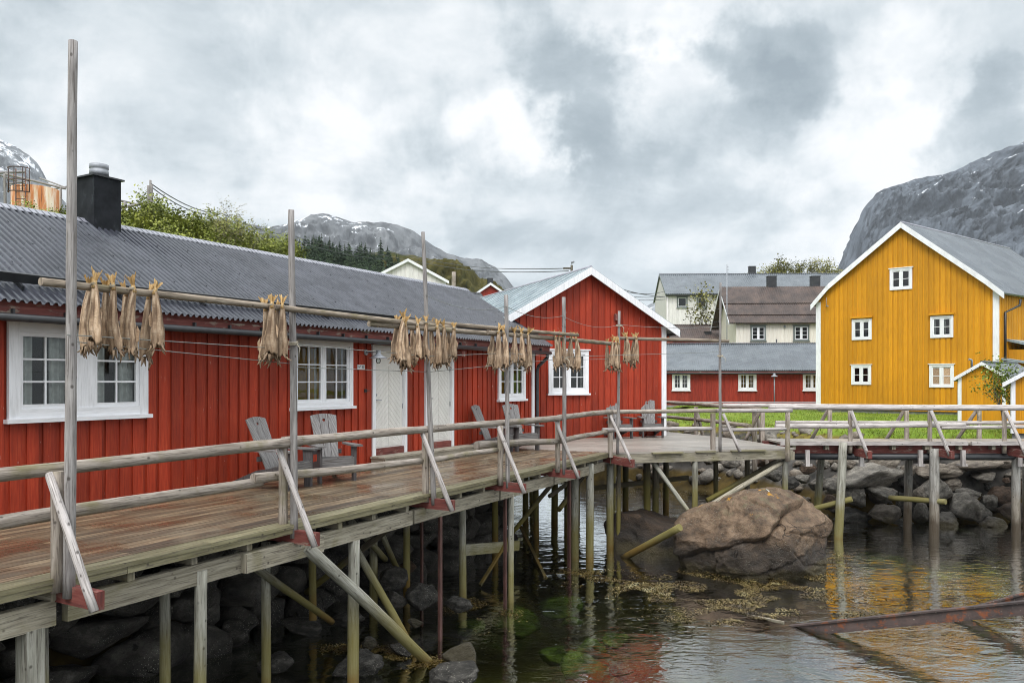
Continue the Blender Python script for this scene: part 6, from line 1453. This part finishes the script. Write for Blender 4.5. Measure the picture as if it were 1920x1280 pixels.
tt_ = tree_meshes(150, 5.0, 2.0, leaf_b, .14, 1, 2, 3, .45, .7); q = P(1313, 528, 66); put_tree('young_tree', tt_, (q.x, q.y, gh(q.x, q.y)), 'young sparse tree in front of the pale house', 'tree', None, (q.z-gh(q.x, q.y))/mh(tt_))
for i, (u, v, lb) in enumerate(((1432, 488, 'small olive tree behind the slate blue roof, nearest its chimney'), (1468, 477, 'middle olive tree behind the slate blue roof'), (1542, 472, 'olive tree behind the right end of the slate blue roof'))):
    Y = 100; q = P(u, v, Y); m_ = tree_meshes(160+i, 6, 3.0, leaf_b, .22, 2, 4, 3, .25); put_tree('olive_tree', m_, (q.x, q.y, q.z-7), lb, 'tree', 'trees behind the slate blue roof', 7/mh(m_))
sp_ = tree_meshes(170, 2.3, 1.0, leaf_c, .085, 3, 3, 2, .15, .7); q = P(1888, 792, 24); put_tree('sapling', sp_, (q.x, q.y, q.z-.1), 'leafy sapling between the two yellow sheds', 'sapling', None, 2.25/mh(sp_), 1.2)

# spruces on the wooded hill
needle = surf('spruce_needles', [(0, (.016, .028, .016)), (.5, (.034, .055, .028)), (1, (.06, .085, .04))], coord='Pos', scale=(.6, .6, .6), rough=.8, bump=0, varamt=.5, spec=.15)
def spruce(seed, mbt, mbc, c, H, wd):
    R_ = random.Random(seed); c = V(c); mbt.tube([c, c+V((0, 0, H))], [H*.018, .02], 5, cap=False)
    lv = 20
    for i in range(lv):
        t = i/(lv-1); z = H*(.06+.93*t); r = wd*(1-t)**.85+.12; n = 11 if t < .7 else 7
        for k in range(n):
            a = 2*math.pi*k/n+R_.uniform(-.4, .4); rr = r*R_.uniform(.55, 1.2); d = V((math.cos(a), math.sin(a), 0)); s = V((-d.y, d.x, 0))*rr*.42; p = c+V((0, 0, z+R_.uniform(-.15, .15)))
            for q in range(2):
                m_ = p+d*rr*.5+V((0, 0, -rr*.18)); e = p+d*rr+V((0, 0, -rr*R_.uniform(.3, .6)+rr*.12*q))
                mbc.poly([p+V((0, 0, .1*q)), m_-s*(1 if q else .6)-V((0, 0, rr*.2*q)), e, m_+s*(.6 if q else 1)-V((0, 0, rr*.1))], var=R_.random())
GSP = 'spruces on the wooded slope'
random.seed(8)
for i, (u, v, Y, H, lb) in enumerate([(540, 448, 118, 9, 'spruce just left of the second pole top'), (572, 436, 124, 10, 'tallest spruce group leader right of the second pole top'), (588, 440, 126, 10, 'spruce beside the tallest one'), (603, 438, 125, 10, 'spruce in the middle of the tall group'), (618, 445, 124, 9, 'right spruce of the tall group'), (646, 458, 130, 8, 'shorter spruce right of the tall group'), (714, 446, 140, 8.5, 'lone spruce standing out on the mossy ridge'), (692, 472, 136, 7, 'spruce left below the lone one'), (528, 462, 112, 8, 'small spruce at the roof ridge left of the second pole')]):
    q = P(u, v, Y); a, b = MB(), MB(); spruce(200+i, a, b, (0, 0, 0), H, H*.22); r = thing('spruce', (q.x, q.y, q.z-H), lb, 'tree', GSP); o1 = a.build('trunk', bark); o2 = b.build('crown', needle); o1.parent = r; o2.parent = r
a, b = MB(), MB(); random.seed(12)
for i in range(330):
    u = random.uniform(498, 748); Y = random.uniform(95, 150); f = (u-500)/235
    vt = np.interp(u, [500, 530, 560, 600, 630, 660, 700, 745], [474, 462, 450, 446, 456, 462, 468, 478])+4+(140-Y)/45*42+random.uniform(-9, 12)
    q = P(u, vt, Y); H = random.uniform(5, 9.5); spruce(300+i, b, b, (q.x, q.y, q.z-H), H, H*random.uniform(.24, .36))
o = b.build('spruce_wood', needle); o['kind'] = 'stuff'; o['label'] = 'dense dark spruce wood on the slope behind the long roof'

# ------------------------------------------------------------------ hills and mountains
def ridge(nm, prof, Y0, front, nu, nv, mat, amp, nscale, pw=1.0, zfoot=-4, back=.6, seed=0, xk=0.0):
    us = [p[0] for p in prof]; vs = [p[1] for p in prof]; u0, u1 = us[0], us[-1]; pts = []
    for i in range(nu+1):
        u = u0+(u1-u0)*i/nu; v = np.interp(u, us, vs); top = P(u, v, Y0)
        for j in range(nv+1):
            s = -0.35+1.35*j/nv     # <0 behind the ridge
            if s < 0: z = top.z-(-s/.35)**1.4*(top.z-zfoot)*back; y = Y0+(-s)*front*1.2
            else: z = zfoot+(top.z-zfoot)*(1-s)**pw; y = Y0-front*s
            p = V((top.x*(1+xk*(y-Y0)/Y0), y, z)); q = p*nscale+V((seed*11.3, 0, 0))
            q2 = V((q.x, q.y*.6, q.z*1.1))
            n = MN.ridged_multi_fractal(q2, .62, 2.1, 7, 1.0, 2.0)-1.2; n2 = MN.fractal(q*.45, .9, 2.0, 4)
            e = min(1, abs(s)*7)*amp
            p.z += (n*.55+n2*.9)*e*(.6 if s > 0 else .4); p.y -= (n*.9+n2*.6)*e*1.1; p.x += n2*e*.3
            if abs(s) < .05: p.z += MN.fractal(V((q.x*3, 1.7, 0)), .9, 2, 4)*amp*.10
            pts.append(p)
    me = bpy.data.meshes.new(nm); idx = np.arange((nu+1)*(nv+1)).reshape(nu+1, nv+1)
    fc = np.stack([idx[:-1, :-1], idx[:-1, 1:], idx[1:, 1:], idx[1:, :-1]], -1).reshape(-1, 4)
    me.from_pydata([tuple(p) for p in pts], [], fc.tolist()); me.polygons.foreach_set('use_smooth', np.ones(len(fc), bool)); me.materials.append(mat)
    o = bpy.data.objects.new(nm, me); COL.objects.link(o); o['kind'] = 'structure'; return o
def mk_mountain(nm, lo, hi, scale, snow_z, snow_amt, snow_sc, bump=3.0):
    def ex(c):
        g = c['g']; p = c['geo'].outputs['Position']; z = g.n('ShaderNodeSeparateXYZ', Vector=p).outputs[2]; nzv = g.n('ShaderNodeSeparateXYZ', Vector=c['geo'].outputs['Normal']).outputs[2]
        st = g.noise(g.vmath('MULTIPLY', p, (scale*3, scale*3, scale*.8)), 1.0, 6, .6); c['col'] = g.mix(g.rng(st, .44, .62, 0, .75), c['col'], gain(lo, .38))
        sn = g.noise(p, snow_sc, 9, .72, .5); sn2 = g.noise(p, snow_sc*.22, 3)
        f = g.math('ADD', g.math('ADD', sn, g.math('MULTIPLY', sn2, .55)), g.math('ADD', g.rng(z, snow_z*.45, snow_z, -.12, .05, False), g.math('MULTIPLY', g.math('SUBTRACT', nzv, .5), .16)))
        c['col'] = g.mix(g.rng(f, snow_amt, snow_amt+.05), c['col'], (.72, .74, .78)); c['height'] = g.math('ADD', c['nz'], st)
    return surf(nm, [(0, lo), (1, hi)], coord='Pos', scale=(scale,)*3, detail=9, rough=.9, bump=1.0, bdist=bump*2, varamt=0, spec=.1, rgh=.65, extra=ex)
mt_a = mk_mountain('grey_mountain_rock', (.075, .08, .086), (.185, .19, .195), .02, 330, .84, .055)
mt_b = mk_mountain('blue_grey_cliff_rock', (.055, .066, .082), (.165, .186, .215), .03, 260, .85, .05)
mt_c = mk_mountain('pale_mountain_rock', (.14, .15, .16), (.28, .29, .30), .03, 200, .87, .08)
ridge('mountain', [(330, 460), (380, 420), (415, 408), (450, 415), (490, 424), (540, 420), (555, 412), (576, 408), (583, 403), (606, 401), (640, 410), (664, 416), (720, 417), (745, 422), (775, 432), (800, 453), (838, 474), (870, 484), (905, 487), (930, 500), (950, 520), (966, 540), (985, 570), (1010, 620)], 1150, 420, 360, 150, mt_a, 22, .013, 1.25, seed=1)
ridge('cliff_mountain', [(1560, 560), (1578, 520), (1586, 490), (1592, 478), (1600, 445), (1612, 418), (1620, 390), (1630, 378), (1640, 366), (1643, 360), (1660, 353), (1690, 347), (1740, 330), (1790, 320), (1830, 303), (1880, 280), (1925, 264), (1990, 235), (2080, 200), (2180, 190), (2300, 240)], 800, 260, 460, 220, mt_b, 24, .019, .5, seed=2)
ridge('mountain', [(-420, 420), (-300, 300), (-200, 230), (-100, 228), (-40, 240), (0, 261), (30, 275), (52, 287), (70, 305), (85, 335), (95, 352), (120, 380), (180, 440)], 850, 260, 160, 90, mt_c, 16, .018, .8, seed=3)
ridge('mountain', [(1130, 640), (1180, 600), (1205, 575), (1230, 562), (1260, 548), (1320, 530), (1400, 515), (1480, 500), (1510, 494), (1540, 492), (1570, 500), (1610, 520), (1680, 560)], 1700, 500, 140, 60, mt_c, 26, .009, 1.1, seed=4)
def ex_hill(c):
    g = c['g']; p = c['geo'].outputs['Position']; n = g.noise(p, .10, 6, .65); n2 = g.noise(p, .45, 6, .7)
    c['col'] = g.ramp(n2, [(.3, (.022, .026, .009)), (.5, (.07, .062, .018)), (.7, (.115, .095, .028))]); c['col'] = g.mix(g.rng(n, .55, .68, 0, .8), c['col'], (.03, .042, .011)); c['col'] = g.mix(g.rng(n2, .60, .72, 0, .7), c['col'], (.10, .098, .09))
hill_mat = surf('mossy_hill', [(0, (.1, .1, .05)), (1, (.15, .14, .06))], coord='Pos', scale=(.3,)*3, detail=9, rough=.95, bump=.9, bdist=1.2, varamt=0, spec=.1, extra=ex_hill)
ridge('hill', [(380, 530), (450, 512), (520, 504), (600, 494), (650, 486), (685, 478), (712, 474), (745, 474), (765, 477), (785, 480), (830, 488), (860, 500), (885, 515), (905, 532), (925, 548), (950, 562), (990, 590)], 160, 66, 200, 80, hill_mat, 5, .06, .9, seed=5, zfoot=2)

# ------------------------------------------------------------------ tank, racks, wires on the slope
tk = P(67, 355, 44); TR = 40/F*44; tz = gh(tk.x, tk.y)
tank = thing('storage_tank', (tk.x, tk.y, tz), 'rust streaked round steel tank with caged ladder above the roof at the far left', 'tank')
mb = MB(); n = 32; b0 = [(tk.x+math.cos(2*math.pi*k/n)*TR, tk.y+math.sin(2*math.pi*k/n)*TR) for k in range(n)]
mb.tube([(tk.x, tk.y, tz), (tk.x, tk.y, tk.z)], TR, 40); mb.build('shell', tank_metal, tank)
mb = MB(); lx = P(66, 0, 44).x; ly = tk.y-TR-.12
for s in (-.26, .26): mb.tube([(lx+s, ly, tz), (lx+s, ly, P(0, 328, 44).z)], .03, 6)
z = tz
while z < tk.z+.9: mb.tube([(lx-.26, ly, z), (lx+.26, ly, z)], .02, 5); z += .35
lad = mb.build('ladder', rusty_steel, tank)
mb = MB()
for z in (tk.z-.5, tk.z+.1, P(0, 329, 44).z): mb.tube([(lx+.55*math.cos(a), ly-.15-.55*math.sin(a)*.8, z) for a in [i*math.pi/8 for i in range(9)]], .03, 5)
for a in (0, .8, 1.57, 2.3, 3.14): mb.tube([(lx+.55*math.cos(a), ly-.15-.44*math.sin(a), tk.z-.5), (lx+.55*math.cos(a), ly-.15-.44*math.sin(a), P(0, 329, 44).z)], .025, 5)
mb.build('ladder_cage', rusty_steel, lad)
def rack(nm, label, segs, root_uv, Y):
    q = P(*root_uv, Y); r = thing(nm, (q.x, q.y, gh(q.x, q.y)), label, 'fish rack')
    for (u0, v0, y0, u1, v1, y1, rr, part) in segs:
        a = P(u0, v0, y0); b = P(u1, v1, y1) if v1 is not None else None
        if b is None: b = V((P(u1, 0, y1).x, y1, gh(P(u1, 0, y1).x, y1)-.2))
        mb = MB(); mb.log(a, b, rr, rr*.85, 7, .004, wob=.03); mb.build(part, pole_wood, r)
rack('fish_rack', 'log fish drying rack behind the rusty tank at the upper left', [(-40, 325, 46, 46, 322, 50, .09, 'rack_log'), (-20, 322, 52, 70, 352, 54, .06, 'rack_log'), (10, 326, 46, 123, 354, 46, .07, 'rack_log'), (75, 334, 50, 150, 362, 48, .05, 'rack_log'), (14, 345, 46, 62, 338, 52, .06, 'rack_log'), (60, 362, 48, 125, 350, 50, .06, 'rack_log'), (16, 346, 48, 60, 360, 48, .04, 'rack_log'), (16, 350, 48, 40, 358, 48, .04, 'rack_log'),
     (9, 326, 46, 12, None, 46, .08, 'rack_leg'), (50, 340, 48, 49, None, 48, .08, 'rack_leg'), (57, 340, 48, 54, None, 48, .05, 'rack_leg'), (114, 353, 46, 114, None, 46, .07, 'rack_leg')], (50, 340), 47)
rack('fish_rack', 'log fish drying rack with a forked pole between chimney and bushes', [(215, 374, 40, 262, 384, 42, .06, 'rack_log'), (223, 390, 40, 283, 379, 42, .08, 'rack_log'), (235, 384, 40, 255, 400, 40, .04, 'rack_log'), (282, 338, 42, 282, None, 42, .06, 'rack_leg'), (278, 348, 42, 279, None, 42, .06, 'rack_leg'), (284, 346, 42, 292, None, 42, .06, 'rack_leg'), (234, 378, 40, 233, None, 40, .06, 'rack_leg')], (255, 380), 41)
def cable(lb, pts, r, sag):
    wire(lb, pts, r, sag, cable_rubber, 'cable', 'cable', 'cables on the slope')
cable('upper cable from the forked pole down behind the second pole', [P(284, 345, 42), P(415, 400, 60), P(545, 440, 90), P(720, 478, 100)], .03, .4)
cable('lower cable from the forked pole down behind the second pole', [P(283, 350, 42), P(400, 402, 60), P(545, 448, 90), P(720, 486, 100)], .03, .4)
cable('short guy wire left of the forked pole', [P(277, 358, 42), P(258, 378, 42)], .015, 0)
cable('long cable over the wooded slope to the pole behind the cottage ridge', [P(640, 452, 95), P(860, 497, 70), P(1064, 503, 40)], .022, .15)
cable('second long cable over the wooded slope to the pole behind the cottage ridge', [P(640, 460, 95), P(860, 504, 70), P(1066, 508, 40)], .022, .15)
cable('cable from behind the cottage roof to the pale house corner, upper', [P(1130, 535, 45), P(1246, 546, 74)], .025, .35)
cable('cable from behind the cottage roof to the pale house corner, middle', [P(1130, 530, 45), P(1246, 556, 74)], .025, .2)
cable('cable from behind the cottage roof to the pale house corner, lower', [P(1140, 553, 45), P(1247, 556, 74)], .025, .1)
cable('cable from behind the cottage roof to the pale house corner, lowest', [P(1140, 559, 45), P(1247, 561, 74)], .025, .1)
q = P(1072, 505, 40); t = thing('utility_pole', (q.x, q.y, 0), 'top of a dark utility pole with crossarm behind the cottage ridge', 'pole')
mb = MB(); mb.log((q.x, q.y, -2), P(1072, 497, 40), .07, .06, 8); mb.build('pole_shaft', darkpile_wood, t)
mb = MB(); mb.bar(P(1056, 503, 40), P(1071, 503, 40), .06, .08); mb.build('crossarm', darkpile_wood, t); mb = MB(); mb.tube([P(1072, 497, 40), P(1072, 492, 40), P(1076, 491, 39.9)], .05, 8); mb.build('lamp_head', zinc, t)
q = P(851, 545, 58); mb = MB(); mb.log((q.x, q.y, gh(q.x, q.y)), P(851, 510, 58), .16, .15, 8); t = mb.build('utility_pole', rail_wood); tag(t, 'short wooden pole beside the pale gable house', 'pole')
q = P(1363, 545, 54); mb = MB(); mb.tube([(q.x, q.y, 3), P(1363, 496, 54)], .03, 6); 
for v in (500, 505, 510): mb.tube([P(1363, v, 54), P(1366, v+1, 54)], .02, 5)
tag(mb.build('antenna_mast', zinc), 'thin antenna mast at the left gable of the brown roof', 'antenna')
mb = MB(); mb.log(P(1351, 531, 60), P(1380, 512, 62), .03, .015, 6); tag(mb.build('bare_twig', bark), 'bare twig leaning over the slate blue roof', 'twig') if False else None
q = P(1452, 757, 46); t = thing('lamp_post', (q.x, q.y, q.z), 'thin lamp post with flat cap before the low red cabin', 'lamp post')
mb = MB(); mb.tube([q, P(1452, 704, 46)], .035, 8); mb.build('post', zinc, t); mb = MB(); c = P(1452, 706, 46); mb.lathe(c, [(.20, 0), (.19, .02), (.09, .09), (.06, .10), (.06, .19), (.03, .2)], 16); mb.build('lamp_shade', zinc, t)

# gravel path before the low red cabin
mb = MB(); mb.poly([(8.8, 44.6, .39), (24, 43.2, .39), (24, 45.0, .41), (8.8, 46.5, .41)]); o = mb.build('path', concrete); o['kind'] = 'structure'

# ------------------------------------------------------------------ haze
m = bpy.data.materials.new('haze'); m.use_nodes = True; g = G(m.node_tree)
pv = g.n('ShaderNodeVolumePrincipled', Color=(.80, .84, .89), Density=.00016); pv.inputs['Anisotropy'].default_value = .1
g.n('ShaderNodeOutputMaterial', Volume=pv.outputs[0])
mb = MB(); mb.abox((-1300, -70, -9), (1300, 2300, 330)); o = mb.build('haze', m); o['kind'] = 'stuff'
